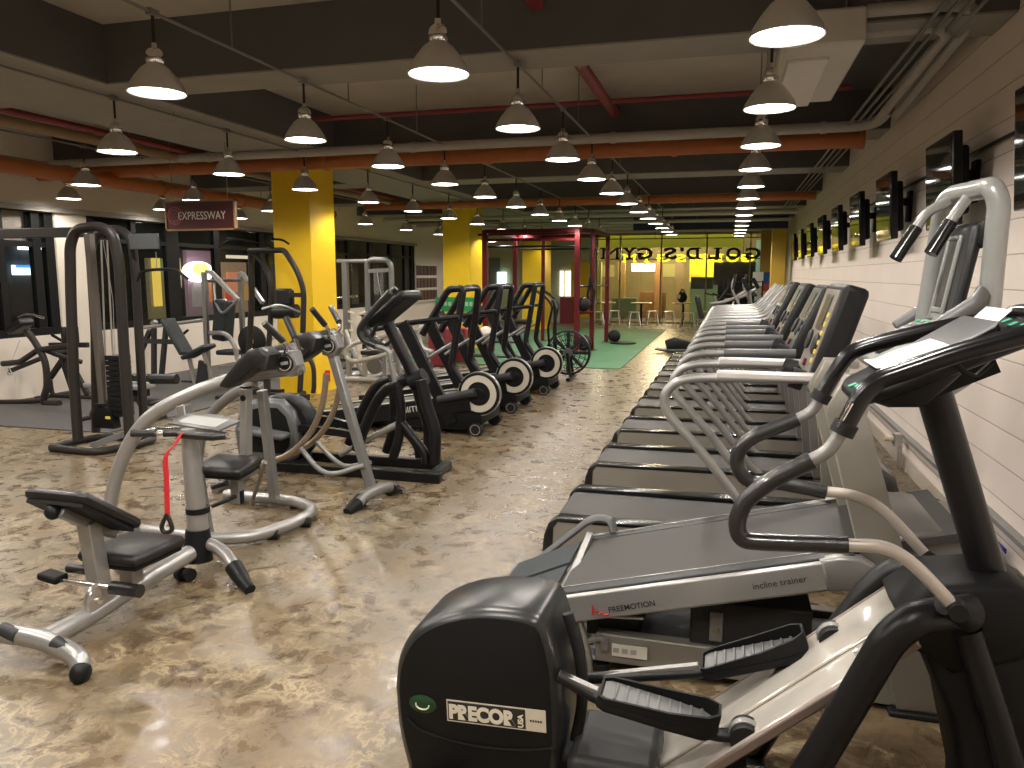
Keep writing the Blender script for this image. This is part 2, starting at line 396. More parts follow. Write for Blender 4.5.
a, c = PX(186, 261, OX + .25), PX(215, 282, OX + .25)
m = MB(); m.lathe([(0, 0), (.96, 0), (1, .05), (1, .12), (.96, .14), (0, .14)], axis='X', seg=40)
o = m.build('oval_sign', emat('pink_white_glow', (1, .88, .98), 4)); o.location = ((OX + .1), (a.y + c.y) / 2, (a.z + c.z) / 2); o.scale = (1, (c.y - a.y) / 2, (a.z - c.z) / 2)
tag(o, 'glowing pinkish white oval sign beyond the left windows', 'sign')
MB().lathe([(0, 0), (.6, 0), (.6, .02), (0, .02)], (.14, 0, .25), 'X', 32).build('green_motif', emat('lime_motif_glow', (.6, .85, .15), 3), o)
# ---- far end: column, glass front, cafe beyond
column(.99, 1.32, 20.6, 21.1, mat('ochre_column', (.5, .33, .03), .5, var=.05, scale=2)); 
struct(MB().bx(.80, 1.49, 22.9, 23.05, 0, ZS).build('wall_ochre', mat('ochre_panel', (.42, .26, .035), .5, var=.05, scale=2), smooth=0))
struct(MB().bx(XL, -4.35, YB, YB + .15, 0, ZS).build('wall_back_left', SAGE, smooth=0))
struct(MB().bx(-4.35, XW, YB, YB + .15, 2.98, ZS).build('wall_back_upper', CREAM, smooth=0))
struct(MB().bx(-12, XW + .2, 33.6, 33.8, 0, ZS).build('wall_cafe_back', mat('olive_wood_wall', (.30, .26, .12), .5, var=.3, scale=1.2), smooth=0))
m = MB()
for x in (-4.33, -3.55, -2.2, -.75, .6, 1.4): m.bx(x - .025, x + .025, YB + .04, YB + .1, 0, 2.98)
m.bx(-4.35, XW, YB + .04, YB + .1, 0, .06); m.bx(-4.35, XW, YB + .04, YB + .1, 2.9, 2.98)
o = struct(m.build('window_3', DFRAME if False else mat('glazing_frame', (.25, .26, .12), .4), smooth=0))
MB().bx(-4.33, XW, YB + .06, YB + .075, .04, 2.95).build('pane', GLASS, o, smooth=0)
# lime header band behind the glass, its slight glow added to brighten it
struct(MB().bx(-4.3, .35, YB + .3, YB + .36, 2.5, 2.98).build('trim_6', mat('lime_band_added_glow', (.5, .52, .06), .5, emit=(.5, .5, .05), es=.3), smooth=0))
# ================================================================ CEILING SERVICES AND LAMPS
def pipe(name, pts, r, m, label, cat='pipe', fillet=.05, rings=None, group=None):
    o = MB().tube(pts, r, 14, fillet=fillet).build(name, m); tag(o, label, cat, group)
    if rings:
        for p, ax in rings:
            p = Vector(p); d = Vector(ax) * .025
            MB().cyl(p - d, p + d, r * 1.18, 14).build('pipe_clamp', m, o)
    return o
OY = 8.35
pipe('orange_pipe', [(-9.0, OY, 2.9), (1.2, OY, 2.9)], .078, ORANGE, 'orange pipe crossing the room just before the nearest yellow column', rings=[((x, OY, 2.9), (1, 0, 0)) for x in (-7, -4.6, -2.6, -.6, 1.18)])
pipe('insulated_pipe', [(1.28, 7.6, 3.03), (1.25, OY - .25, 2.985), (-8.7, OY - .25, 2.985)], .05, PIPEW, 'white wrapped pipe crossing the room above the near orange pipe', fillet=.25, rings=[((x, OY - .25, 2.985), (1, 0, 0)) for x in (-6, -3.4, -1.2, .8)])
pipe('insulated_pipe', [(.68, 5.25, 3.04), (1.12, 5.25, 3.04), (1.2, 5.4, 3.04), (1.22, 7.5, 2.98)], .036, PIPEW, 'white wrapped pipe leaving the air conditioner, lower of two', fillet=.15)
pipe('insulated_pipe', [(.68, 4.95, 3.07), (1.15, 4.95, 3.07), (1.3, 5.15, 3.07), (1.34, 7.6, 2.98)], .036, PIPEW, 'white wrapped pipe leaving the air conditioner, upper of two', fillet=.15)
pipe('orange_pipe', [(-7.0, 14.2, 2.93), (1.35, 14.2, 2.93)], .07, ORANGE, 'orange pipe crossing the room at the second yellow column', rings=[((x, 14.2, 2.93), (1, 0, 0)) for x in (-5, -3, -1)])
pipe('orange_pipe', [(-7.6, 4.0, 2.78), (-7.6, 14.0, 2.78)], .09, ORANGE, 'orange pipe running lengthwise over the left windows', rings=[((-7.6, y, 2.78), (0, 1, 0)) for y in (6, 7.6, 9.2, 11)])
pipe('brown_pipe', [(-6.45, 3.0, 3.0), (-6.45, 14.2, 3.0)], .055, YELPIPE, 'tan pipe running lengthwise left of the yellow columns', rings=[((-6.45, y, 3.0), (0, 1, 0)) for y in (5.5, 7, 8.6)])
pipe('brown_pipe', [(-6.3, 3.0, 3.06), (-6.3, 14.2, 3.06)], .035, REDPIPE, 'thin reddish pipe running beside the tan pipe')
pipe('red_pipe', [(-4.5, 7.9, 3.3), (1.0, 7.9, 3.3)], .024, REDPIPE, 'thin dark red sprinkler pipe crossing below the ceiling slab')
pipe('red_pipe', [(-1.24, 1.0, 3.3), (-1.24, 5.0, 3.3)], .05, REDPIPE, 'thick dark red pipe lengthwise before the first beam')
pipe('red_pipe', [(-1.24, 5.55, 3.3), (-1.24, 8.5, 3.3)], .05, REDPIPE, 'thick dark red pipe lengthwise after the first beam', rings=[((-1.24, 6.3, 3.3), (0, 1, 0))])
for k in range(4):
    o = pipe('wall_conduit', [(1.02 + .075 * k, 1.5, 3.0 + .012 * k), (1.02 + .075 * k, 19.0, 3.0 + .012 * k)], .012, CONDUIT, 'thin conduit running lengthwise below the ceiling, %s of four from the right wall' % ['fourth', 'third', 'second', 'nearest'][k], 'conduit', group='conduits along the right wall')
for k, (y, z) in enumerate(((17.2, 2.9), (19.2, 2.88), (21.0, 2.92), (22.6, 2.86))):
    pipe('crossing_pipe', [(-8.0, y, z), (1.3, y, z)], .04 if k % 2 else .05, PIPEW, '%s pale pipe crossing beyond the second yellow column' % ['first', 'second', 'third', 'fourth'][k])
    o = COL.objects[-1]
    for x in (-6.5, -3.7, -.8): MB().cyl((x, y, z + .03), (x, y, ZS), .006, 6).build('pipe_hanger', CONDUIT, o)
struct(MB().bx(-2.4, 1.3, 19.9, 20.2, 2.72, 3.04).build('trim_7', mat('navy_header', (.008, .014, .035), .6), smooth=0))
# lamps
LG = emat('lamp_opal_glow', (1.0, .96, .88), LAMP_GLOW)
SHADE = mat('satin_aluminium_shade', (.62, .60, .56), .3, .45, scale=30)
INNER = mat('white_enamel_inner', (.8, .78, .7), .4)
def make_lamp():
    t = thing('pendant_lamp', '', 'ceiling lamp', (0, 0, 0))
    R = .15
    prof = [(R, 0), (R + .004, .004), (R * .93, .04), (R * .74, .085), (R * .5, .13), (.042, .155), (.040, .158)]
    prof += [(.036, .153), (R * .46, .124), (R * .7, .08), (R * .89, .036), (R - .004, .004)]
    MB().lathe(prof, seg=36, closed=True).build('lamp_shade', SHADE, t, smooth=60)
    MB().lathe([(.0, .004), (R * .93, .006), (R * .93, .014), (0, .016)], seg=32).build('lamp_lens', LG, t, label='glowing white lamp lens')
    MB().lathe([(.038, .148), (.048, .165), (.05, .19), (.044, .215), (.03, .232), (.018, .236), (.016, .262), (0, .262)], seg=20).build('lamp_socket', CHROME, t)
    MB().cyl((0, 0, .235), (0, 0, .42), .009, 10).build('lamp_rod', BRONZE, t)
    sc = MB()
    return t
lamp0 = make_lamp()
LZ = 2.58
cols = {'A': (.19, [3.56, 5.02, 6.42, 7.82, 9.3, 10.75, 12.2, 13.65, 15.1, 16.5, 18.0, 19.4, 20.8]),
        'B': (-1.425, [3.74, 5.23, 6.70, 8.15, 9.6, 11.05, 12.5, 14.0, 15.4, 16.9, 18.3, 19.7]),
        'C': (-3.05, [3.70, 5.24, 6.68, 8.15, 9.6, 11.1, 12.6, 14.1, 15.6, 17.1, 18.6]),
        'D': (-4.80, [5.32, 6.77, 8.2, 9.85, 11.4, 13.0, 14.6, 16.4, 18.2, 20.0, 21.8]),
        'E': (-6.90, [7.15, 8.95, 10.75, 12.4, 14.0, 16.0, 18.0, 20.2, 22.4]),
        'F': (-8.35, [8.35, 10.1, 12.0, 15.0])}
rowname = {'A': 'the row nearest the right wall', 'B': 'the row left of the treadmills', 'C': 'the middle row', 'D': 'the row beside the yellow columns', 'E': 'the row left of the yellow columns', 'F': 'the row nearest the left windows'}
ords = ['nearest', 'second', 'third', 'fourth', 'fifth', 'sixth', 'seventh', 'eighth', 'ninth', 'tenth', 'eleventh', 'twelfth', 'thirteenth', 'fourteenth']
first = True
spot = bpy.data.lights.new('lamp_light', 'SPOT'); spot.energy = LAMP_W; spot.color = (1.0, .925, .84); spot.spot_size = math.radians(160); spot.spot_blend = .45; spot.shadow_soft_size = .06
for key, (X, ys) in cols.items():
    for i, y in enumerate(ys):
        z = LZ
        far = key in 'ABC' and i > 9
        lab = '%s silver pendant lamp of %s, lit' % (ords[i], rowname[key])
        if first: lamp0.location = (X, y, z); lamp0['label'] = lab; lamp0['group'] = 'pendant lamps'; first = False
        else: dup(lamp0, (X, y, z), 0, lab, 'pendant lamps')
        lo = bpy.data.objects.new('lamp_light', spot); COL.objects.link(lo); lo.location = (X, y, z + .015)
    # the conduit the row hangs from
    o = MB().tube([(X, 1.0, 3.0), (X, ys[-1] + .4, 3.0)], .010, 8).build('lamp_conduit', CONDUIT)
    tag(o, 'thin grey conduit carrying %s of lamps' % rowname[key].replace('the row', 'the lamp row').replace('the middle row', 'the middle row'), 'conduit')
    for j, y in enumerate(ys):
        MB().box((X, y, 3.0), (.04, .07, .035)).build('junction_box', CONDUIT, o, bevel=.004)
        if j < 6: MB().cyl((X, y + .7, 3.0), (X, y + .7, SOF if False else ZS), .005, 6).build('hanger_rod', CONDUIT, o)
# unseen rows behind the photographer also light the place
for kk, (X, y) in enumerate(((.178, 2.1), (.178, .6), (-1.425, 2.2), (-1.425, .7), (-3.05, 2.2), (-3.05, .7), (-4.8, 3.7), (-4.8, 2.0), (-6.9, 5.3), (-6.9, 3.5), (-8.3, 6.6))):
    dup(lamp0, (X, y, LZ), 0, 'silver pendant lamp %s, %s' % ({.178: 'of the row nearest the right wall', -1.425: 'of the row left of the treadmills', -3.05: 'of the middle row', -4.8: 'of the row beside the columns', -6.9: 'of the row left of the columns', -8.3: 'of the row nearest the left windows'}[X], ('first' if (kk % 2 == 0 or X == -8.3) else 'second') + ' one outside the picture'), 'pendant lamps outside the picture')
    lo = bpy.data.objects.new('lamp_light', spot); COL.objects.link(lo); lo.location = (X, y, LZ - .004)
# cassette air conditioner
t = thing('air_conditioner', 'pale ceiling-hung cassette air conditioner beside the right wall', 'air conditioner', (.47, 5.6, 2.86))
m = MB(); m.bx(-.22, .2, -.8, .7, .0, .2); m.build('housing', mat('ac_housing', (.52, .48, .40), .5), t, bevel=.02)
m = MB(); m.bx(-.19, .04, -.55, .72, -.02, .004); m.build('grille', mat('ac_grille', (.66, .62, .53), .5), t, bevel=.006)
m = MB(); m.tube([(-.2, -.8, .06), (-.2, .8, .06)], .05, 10); m.build('air_flap', mat('ac_flap', (.6, .57, .5), .25), t)
for y in (-.7, .7):
    for x in (-.12, .1): MB().cyl((x, y, .2), (x, y, .6), .006, 6).build('hanger_rod', CONDUIT, t)
# the hanging aisle sign
a = PY(166, 202, 7.5); c = PY(236, 229, 7.5)
t = thing('aisle_sign', 'dark red framed sign with pale capital letters hanging left of the nearest yellow column', 'sign', ((a.x + c.x) / 2, 7.5, (a.z + c.z) / 2), math.radians(0))
W_, H_ = (c.x - a.x), (a.z - c.z)
MB().box((0, 0, 0), (W_, .03, H_)).build('sign_board', mat('sign_maroon', (.06, .012, .012), .4), t, smooth=0)
m = MB()
for sx in (-1, 1): m.box((sx * W_ / 2, 0, 0), (.018, .045, H_ + .018)); m.box((0, 0, sx * H_ / 2), (W_ + .018, .045, .018))
m.build('sign_frame', mat('sign_frame_wood', (.30, .17, .07), .4), t)
text('EXPRESSWAY', 'lettering', .125, mat('sign_letters', (.6, .55, .5), .5), t, frame((-W_ * .32, -.017, -.045), (1, 0, 0), (0, 0, 1)), sx=.82)
m = MB(); m.lathe([(.1, 0), (.1, .004), (.088, .004), (.088, 0)], (-W_ * .36, -.02, .0), 'Y', 30, closed=True); m.lathe([(.07, 0), (.07, .004), (.06, .004), (.06, 0)], (-W_ * .36, -.02, .0), 'Y', 30, closed=True)
m.build('round_emblem', mat('emblem_red', (.3, .03, .03), .5), t)
for sx in (-1, 1): MB().cyl((sx * W_ * .4, 0, H_ / 2), (sx * W_ * .4, 0, ZS - (a.z + c.z) / 2), .004, 6).build('hanging_wire', CONDUIT, t)
# ================================================================ BLACK ELLIPTICAL, FRONT RIGHT
class At:
    """pixel readings as local points of a thing standing at o"""
    def __init__(s, o, ang=0): s.o = Vector((o[0], o[1], 0)); s.a = ang; s.R = Matrix.Rotation(-ang, 3, 'Z')
    def y(s, px, py, off=0.0, dy=None):
        n = Vector((-math.sin(s.a), math.cos(s.a), 0)); q = PL(px, py, s.o + n * off, s.a); return s.R @ (q - s.o) + Vector((0, dy or 0, 0))
    def z(s, px, py, Z=0.0): return s.R @ (PZ(px, py, Z) - s.o)
EO = (0.0, 2.25)
T = thing('elliptical_trainer', 'black elliptical trainer in the front right corner with round rear flywheel cover', 'elliptical trainer', (EO[0], EO[1], 0))
A = At(EO)
def q2(pts, off): return [(A.y(x, y, off).x, A.y(x, y, off).z) for x, y in pts]
prof = q2([(391, 690), (393, 668), (400, 648), (413, 631), (432, 620), (455, 613), (482, 610), (512, 612), (532, 616), (543, 623), (550, 640), (556, 665), (559, 700), (560, 740), (556, 785), (545, 815), (420, 815), (405, 770), (395, 730)], -.15)
prof = [(p.x, p.z) for p in _spline([(x, 0, z) for x, z in prof] + [(prof[0][0], 0, prof[0][1])], 4)][:-1]
cx = sum(p[0] for p in prof) / len(prof); cz = sum(p[1] for p in prof) / len(prof)
sh = lambda k: [(cx + (x - cx) * k, cz + (z - cz) * k) for x, z in prof]
cov = MB(); cov.prism(prof, -.15, .17, inset=.045).build('flywheel_cover', mat('flywheel_cover_black', (.016, .017, .018), .3, var=.1), T, smooth=50)
MB().prism(sh(.9), -.153, -.146, inset=.002).build('cover_face', BLACKM, T)
# slot and strip on the open edge of the cover
m = MB(); x0 = A.y(552, 630, -.15).x
m.tube([(x0 + .02, -.02, .56), (x0 + .06, -.02, .42), (x0 + .07, -.02, .28), (x0 + .05, -.02, .14)], .014, 10, spline=True, sx=1.3); m.build('drive_slot', mat('slot_dark', (.006, .006, .006), .7), T)
# badge
FACEY = -.1545
def onface(px, py): v = A.y(px, py, -.1545); return v
bl, br = onface(447, 711), onface(546, 723); ux = (br - bl).normalized()
BM = frame(onface(447, 711) + Vector((0, 0, 0)), ux, (0, 0, 1)); L_ = (br - bl).length; Hh = L_ * .2
def badge_rect(x0, x1, y0, y1, d, name, m):
    v = [BM @ Vector(p) for p in ((x0, y0, d), (x1, y0, d), (x1, y1, d), (x0, y1, d), (x0, y0, d - .002), (x1, y0, d - .002), (x1, y1, d - .002), (x0, y1, d - .002))]
    b = MB(); b._add(v, [(0, 1, 2, 3), (7, 6, 5, 4), (0, 4, 5, 1), (1, 5, 6, 2), (2, 6, 7, 3), (3, 7, 4, 0)]); return b.build(name, m, T, smooth=0)
badge_rect(0, L_, -Hh * .5, Hh * .62, .0012, 'badge_border', mat('badge_cream', (.62, .58, .47), .4))
badge_rect(.004, L_ * .80, -Hh * .5 + .004, Hh * .62 - .004, .0018, 'badge_plate', mat('badge_black', (.02, .02, .02), .4))
text('PRECOR', 'lettering', Hh * .98, mat('badge_letters', (.75, .71, .6), .4), T, BM @ Matrix.Translation((.007, -Hh * .3, .0022)), bold=.0034, fit=L_ * .68, ext=.0006)
text('USA', 'lettering', Hh * .36, mat('badge_letters', (.75, .71, .6), .4), T, BM @ Matrix.Translation((L_ * .775, -Hh * .38, .0022)) @ Matrix.Rotation(math.pi / 2, 4, 'Z'), bold=.001, ext=.0006)
for k in range(5): badge_rect(L_ * (.845 + .025 * k), L_ * (.86 + .025 * k), -Hh * .02, Hh * .08, .0026, 'badge_small_print', mat('badge_black', (.02, .02, .02), .4))
e = onface(423, 704)
m = MB(); m.lathe([(0, 0), (.85, 0), (1, .003), (1, .006), (0, .006)], (0, 0, 0), 'Y', 32); o = m.build('oval_emblem', mat('emblem_green', (.008, .045, .018), .3), T); o.location = (e.x, e.y - .004, e.z); o.scale = (.046, 1, .03)
m = MB(); m.tube([(.022 * math.cos(t), 0, .015 * math.sin(t)) for t in [math.radians(165 + 18 * k) for k in range(12)]], .0025, 8); o = m.build('emblem_swirl', mat('emblem_cream', (.6, .65, .45), .3), T); o.location = (e.x, e.y - .006, e.z)
# styling crease under the badge
m = MB(); m.tube([onface(408, 718), onface(425, 732), onface(470, 745), onface(520, 750), onface(556, 748)], .004, 8, spline=True, sx=1.0); m.build('face_crease', BLACK, T)
# base
m = MB(); m.bx(-.93, .86, -.07, .07, .03, .10); m.bx(-.86, -.78, -.27, .27, .0, .05); m.bx(.78, .88, -.3, .3, 0, .06); m.build('base_frame', FRAMEB, T, bevel=.01)
m = MB(); m.bx(-.42, -.15, -.16, .14, .06, .17); m.build('rear_base_cover', GREYD, T, bevel=.03)
for s in (-1, 1):
    for x in (-.82, .83): MB().cyl((x, s * .24, 0), (x, s * .24, .03), .03, 16).build('rubber_foot', RUBBER, T)
# front frame: two bent tubes to a hub, then the front post
near = [(.115, -.22, .02), (.263, -.235, .322), (.419, -.24, .70), (.475, -.235, .757), (.62, -.16, .76)]
far = [(.115, .22, .02), (.239, .235, .262), (.46, .24, .64), (.53, .235, .715), (.66, .14, .74)]
for P in (near, far): MB().tube(P, .043, 16, fillet=.09).build('frame_tube', FRAMEB, T)
MB().bx(.05, .17, -.27, .27, .0, .05).build('cross_foot', FRAMEB, T, bevel=.015)
hub = [(.50, .62), (.46, .72), (.54, .80), (.72, .83), (.80, .79), (.83, .70), (.76, .62), (.6, .56)]
MB().prism(hub, -.13, .13, inset=.03).build('pivot_hub', BLACKM, T, smooth=50)
sh_ = [(.50, .68), (.60, .45), (.66, .2), (.67, .02), (.93, .02), (.92, .2), (.86, .45), (.80, .68), (.70, .74)]
MB().prism(sh_, -.12, .12, inset=.035).build('front_shroud', BLACKM, T, smooth=50)
for s in (-1, 1): MB().tube([(.62, s * .14, .7), (.74, s * .17, .35), (.82, s * .22, .03)], .035, 14, fillet=.2).build('front_leg', FRAMEB, T)
MB().tube([(.72, 0, .74), (.52, 0, 1.33)], .052, 18, sx=.85).build('console_post', FRAMEB, T)
MB().tube([(.722, 0, .76), (.715, 0, .79)], .066, 18).build('post_collar', RUBBER, T)
# incline track with rails
a, b = Vector((-.16, 0, .075)), Vector((.50, 0, .67)); d = (b - a).normalized(); nn = Vector((-d.z, 0, d.x))
def strip(y0, y1, t, lift, name, mt, bev=.006):
    m = MB(); L = (b - a).length; c = (a + b) / 2 + nn * lift
    m.box((c.x, (y0 + y1) / 2, c.z), (L, abs(y1 - y0), t), (0, -math.atan2(d.z, d.x), 0)); return m.build(name, mt, T, bevel=bev)
strip(-.17, .17, .03, 0, 'incline_ramp', mat('ramp_gloss', (.5, .47, .42), .13, .35, coat=.5, scale=40))
strip(-.05, .05, .012, .02, 'ramp_ridge', mat('ramp_gloss', (.5, .47, .42), .13, .35))
for s in (-1, 1): strip(s * .172, s * .186, .03, 0, 'ramp_rail', mat('ramp_rail_brown', (.17, .13, .115), .35, .3))
for x, z in ((.375, .60), (.455, .665)): MB().cyl((x, -.12, z - .02), (x - .012, -.12, z), .008, 10).build('bolt', CHROME, T)
MB().bx(.02, .1, -.06, .06, .05, .2).build('ramp_foot', BLACKM, T, bevel=.01)
# pedals with crank arms and rollers
def pedal(yc, heel, toe, roll, crank):
    d = (Vector(toe) - Vector(heel)); L = math.hypot(d.x, d.z); ang = math.atan2(d.z, d.x)
    p = thing('x', '', 'x')
    t = MB(); o = bpy.data.objects.new('foot_pedal', bpy.data.meshes.new('foot_pedal'))
    bpy.data.objects.remove(p)
    hw = .068
    out = [(0, -hw * .8), (.02, -hw), (L * .6, -hw), (L * .9, -hw * .85), (L, -hw * .45), (L, hw * .45), (L * .9, hw * .85), (L * .6, hw), (.02, hw), (0, hw * .8)]
    m = MB(); m.X = Matrix.Translation((heel[0], yc, heel[2])) @ Matrix.Rotation(-ang, 4, 'Y')
    m.prism(out, -.028, 0, 'XY', inset=.008)
    n = len(out)
    ri = [(x * .96 + L * .02, y * .86) for x, y in out]
    hts = [.012, .014, .03, .045, .05, .05, .045, .03, .014, .012]
    vs = [(x, y, 0) for x, y in out] + [(x, y, h) for (x, y), h in zip(out, hts)] + [(x, y, h) for (x, y), h in zip(ri, hts)] + [(x, y, 0) for x, y in ri]
    fs = []
    for r in range(3):
        for k in range(n): k2 = (k + 1) % n; fs.append((r * n + k, r * n + k2, (r + 1) * n + k2, (r + 1) * n + k))
    m._add(vs, fs)
    po = m.build('foot_pedal', BLACKM, T, smooth=35)
    g = MB(); g.X = m.X; g.prism([(x * .94 + L * .03, y * .82) for x, y in out], .0, .006, 'XY')
    for k in range(9): g.box((L * (.14 + .09 * k), 0, .008), (.008, hw * 1.35, .008))
    g.build('ribbed_footplate', GREYP, po, bevel=.002, label='grey ribbed footplate')
    m = MB(); m.tube([crank, (heel[0] - .01, yc, heel[2] - .03), (toe[0], yc, toe[2] - .03), roll], .018, 12, fillet=.03, sx=1.3); m.build('pedal_arm', FRAMEB, T)
    m = MB(); m.tube([crank, (heel[0] - .01, yc, heel[2] - .012)], .012, 10, square=True); m.build('crank_link', SILVERD, T)
    m = MB(); m.cyl((roll[0], yc - .035, roll[2]), (roll[0], yc + .035, roll[2]), .042, 28); m.build('roller_wheel', RUBBER, T)
    m = MB(); m.lathe([(.043, -.012), (.047, -.012), (.047, .012), (.043, .012)], (roll[0], yc, roll[2]), 'Y', 28, closed=True); m.build('roller_guard', mat('roller_clear', (.22, .22, .21), .15), T)
pedal(-.125, (A.y(600, 690, -.125).x, 0, .385), (A.y(718, 722, -.125).x, 0, .325), (A.y(745, 735, -.125).x, -.125, A.y(745, 735, -.125).z), (-.45, -.125, .41))
pedal(.125, (A.y(702, 664, .125).x, 0, A.y(702, 664, .125).z), (A.y(808, 640, .125).x, 0, A.y(808, 640, .125).z - .01), (A.y(833, 638, .125).x, .125, A.y(833, 638, .125).z), (-.42, .125, .27))
# swinging arms
def arm(off, pts, foam_to, gray_from, s):
    P = [A.y(x, y, off) for x, y in pts]
    for p in P: p.y = off
    P = [Vector(p) for p in P]
    sm = _smooth_path(P, .05)
    return sm
for off, pts, lowr in ((-.25, [(1030, 333), (905, 372), (874, 384), (856, 404), (838, 440), (812, 462), (758, 488), (738, 518), (740, 556), (770, 578), (852, 545 + 33)], [(852, 578), (905, 560 + 20), (962, 612)]),):
    pass
def tubeseg(pts, off, r, mt, name, fil=.05, sx=1.0, par=None, spl=False):
    P = [A.y(x, y, off) for x, y in pts]
    return MB().tube(P, r, 16, fillet=fil, sx=sx, spline=spl).build(name, mt, par or T)
for off, up, joint, low, link in (
    (-.25, [(1032, 333), (960, 352), (905, 371), (878, 380), (862, 395), (843, 430)], [(846, 424), (828, 452), (808, 462)], [(812, 460), (764, 487), (740, 512), (737, 535), (748, 560), (775, 580 - 30), (852, 545)], [(848, 545), (885, 548), (915, 566), (955, 608)]),
    (.25, [(1005, 317), (940, 328), (872, 344), (850, 352), (838, 368), (820, 398)], [(822, 395), (812, 412), (795, 420)], [(798, 419), (752, 437), (738, 450), (736, 468), (750, 484), (775, 482), (826, 492)], [(822, 491), (855, 496), (885, 512), (930, 560)])):
    if off < 0: low = [(812, 460), (768, 482), (744, 502), (736, 522), (740, 545 - 5), (760, 545 - 3), (848, 545)]
    ar = tubeseg(up, off, .0235, BLACKG, 'swing_arm', .05)
    tubeseg(joint, off, .0175, SILVERD, 'arm_joint', .03)
    tubeseg(low, off, .0225, FOAM, 'lower_grip', .06)
    tubeseg(link, off, .0165, mat('beige_grey_tube', (.42, .38, .34), .35, .3), 'lower_link', 0, spl=True)
    e0 = A.y(*link[-1], off); MB().cyl((e0.x - .02, off, e0.z + .01), (e0.x + .05, off * .8, e0.z - .05), .03, 16).build('pivot_bracket', BLACKM, T)
    MB().cyl((e0.x + .0, off - .035, e0.z - .0), (e0.x, off + .03, e0.z - .0), .022, 16).build('pivot_cap', BLACK, T)
    c0 = A.y(*up[-1], off); c1 = A.y(*up[-2], off); dd = (c1 - c0).normalized()
    MB().cyl(c0 - dd * .01, c0 + dd * .02, .03, 16).build('grip_collar', RUBBER, T)
c0, c1 = A.y(843, 428, -.25), A.y(857, 402, -.25)
MB().tube([c0 + Vector((-.014, -.018, .005)), c1 + Vector((-.014, -.018, 0))], .008, 8, sx=.6).build('pulse_sensor', CHROME, T)
# the arms end on a yoke in front of the console
MB().tube([A.y(1030, 333, -.25), (.78, -.2, 1.5), (.79, 0, 1.5), (.78, .2, 1.5), A.y(1003, 317, .25)], .022, 12, fillet=.08).build('arm_yoke', BLACKG, T)
# console
CA = math.atan2(.19, .40)
CM = Matrix.Translation((.52, 0, 1.395)) @ Matrix.Rotation(-CA, 4, 'Y')
def cbox(name, x0, x1, y0, y1, z0, z1, mt, bev=.0, par=None, label=None):
    m = MB(); m.X = CM; m.bx(x0, x1, y0, y1, z0, z1); return m.build(name, mt, par or T, bevel=bev, label=label)
m = MB(); m.X = CM
m.prism([(-.235, -.08), (-.215, -.15), (-.15, -.185), (.18, -.18), (.23, -.14), (.235, 0), (.23, .14), (.18, .18), (-.15, .185), (-.215, .15), (-.235, .08)], -.04, 0, 'XY', inset=.02); co = m.build('console', BLACK, T, smooth=50)
cbox('screen', -.1, .16, -.11, .11, .0, .004, mat('console_screen', (.01, .013, .012), .1, coat=.5), 0, co)
cbox('paper_tray', -.135, -.12, -.15, .15, .0, .02, BLACKM, .003, co)
for k, (x, y, mm_) in enumerate([(-.19, -.1, GREENBTN), (-.175, -.125, YELBTN), (-.2, -.06, GREENBTN), (-.16, -.14, GREENBTN), (-.21, -.02, GREENBTN), (-.18, -.07, mat('white_button_print', (.6, .65, .6), .4)), (.2, -.1, GREENBTN), (.19, -.04, GREENBTN), (.2, .04, GREENBTN)]):
    m = MB(); m.X = CM; m.bx(x - .011, x + .011, y - .009, y + .009, 0, .004); m.build('button', mm_, co, bevel=.002)
m = MB(); m.X = CM; m.prism([(-.05, -.06), (.12, -.05), (.1, .06), (-.06, .06)], -.10, -.05, 'XY'); m.build('console_neck', BLACKM, T)
h = [A.y(*p, -.2) for p in ((966, 374), (976, 377), (992, 362))]
MB().tube([A.y(955, 362, -.19)] + h, .007, 8, fillet=.01).build('bottle_hook', BLACKM, T)
pb = [(A.y(*p, -.17).x, A.y(*p, -.17).z) for p in ((866, 394), (872, 403), (890, 409), (925, 409), (955, 384), (988, 354), (1006, 334), (1002, 322))]
MB().prism(pb, -.165, .165, inset=.02).build('console_underside', BLACK, T, smooth=50)
# white paper on the console
m = MB(); m.X = Matrix.Translation((EO[0], EO[1], 0)) @ CM
vs = []; N = 12
for i in range(N + 1):
    for s in (-1, 1):
        u = i / N; vs.append((-.15 + .33 * u, s * .098 - .02, .026 + .004 * math.sin(u * 7) + (.012 if i in (0,) else 0) + (.02 * (u - .8) * 5 if u > .8 else 0)))
m._add(vs, [(2 * i, 2 * i + 1, 2 * i + 3, 2 * i + 2) for i in range(N)])
tag(m.build('paper_sheet', WHITEP, solid=.0015), 'white paper sheets lying on the console of the black elliptical', 'paper')
# ================================================================ SILVER INCLINE TRAINER
IO = (0.0, 3.2)
T = thing('incline_trainer', 'silver incline treadmill with raised deck and tall looped console, nearest of the treadmills', 'treadmill', (0, IO[1], 0))
A = At(IO)
# deck: a slab sloping up towards the wall
sl = (.60 - .31) / (.52 + .62); DA = math.atan(sl)
DM = Matrix.Translation((-.62, 0, .338)) @ Matrix.Rotation(-DA, 4, 'Y')   # deck axis, origin at rear top
def dbox(name, x0, x1, y0, y1, z0, z1, mt, bev=0, par=None, label=None):
    m = MB(); m.X = DM; m.bx(x0, x1, y0, y1, z0, z1); return m.build(name, mt, par or T, bevel=bev, label=label)
dbox('belt', .01, 1.5, -.27, .30, -.03, .0, BELT)
dbox('foot_rail', .0, 1.12, -.335, -.275, -.03, .002, GREYD, .004)
dbox('foot_rail', .0, 1.12, .305, .365, -.03, .002, GREYD, .004)
dbox('rail_edge', .0, 1.16, .365, .372, -.02, .006, STEEL)
dbox('rail_edge', .0, 1.16, -.278, -.272, -.005, .005, STEEL)
sd = dbox('side_frame', -.0, 1.02, -.36, -.335, -.118, -.003, SILVER, .012)
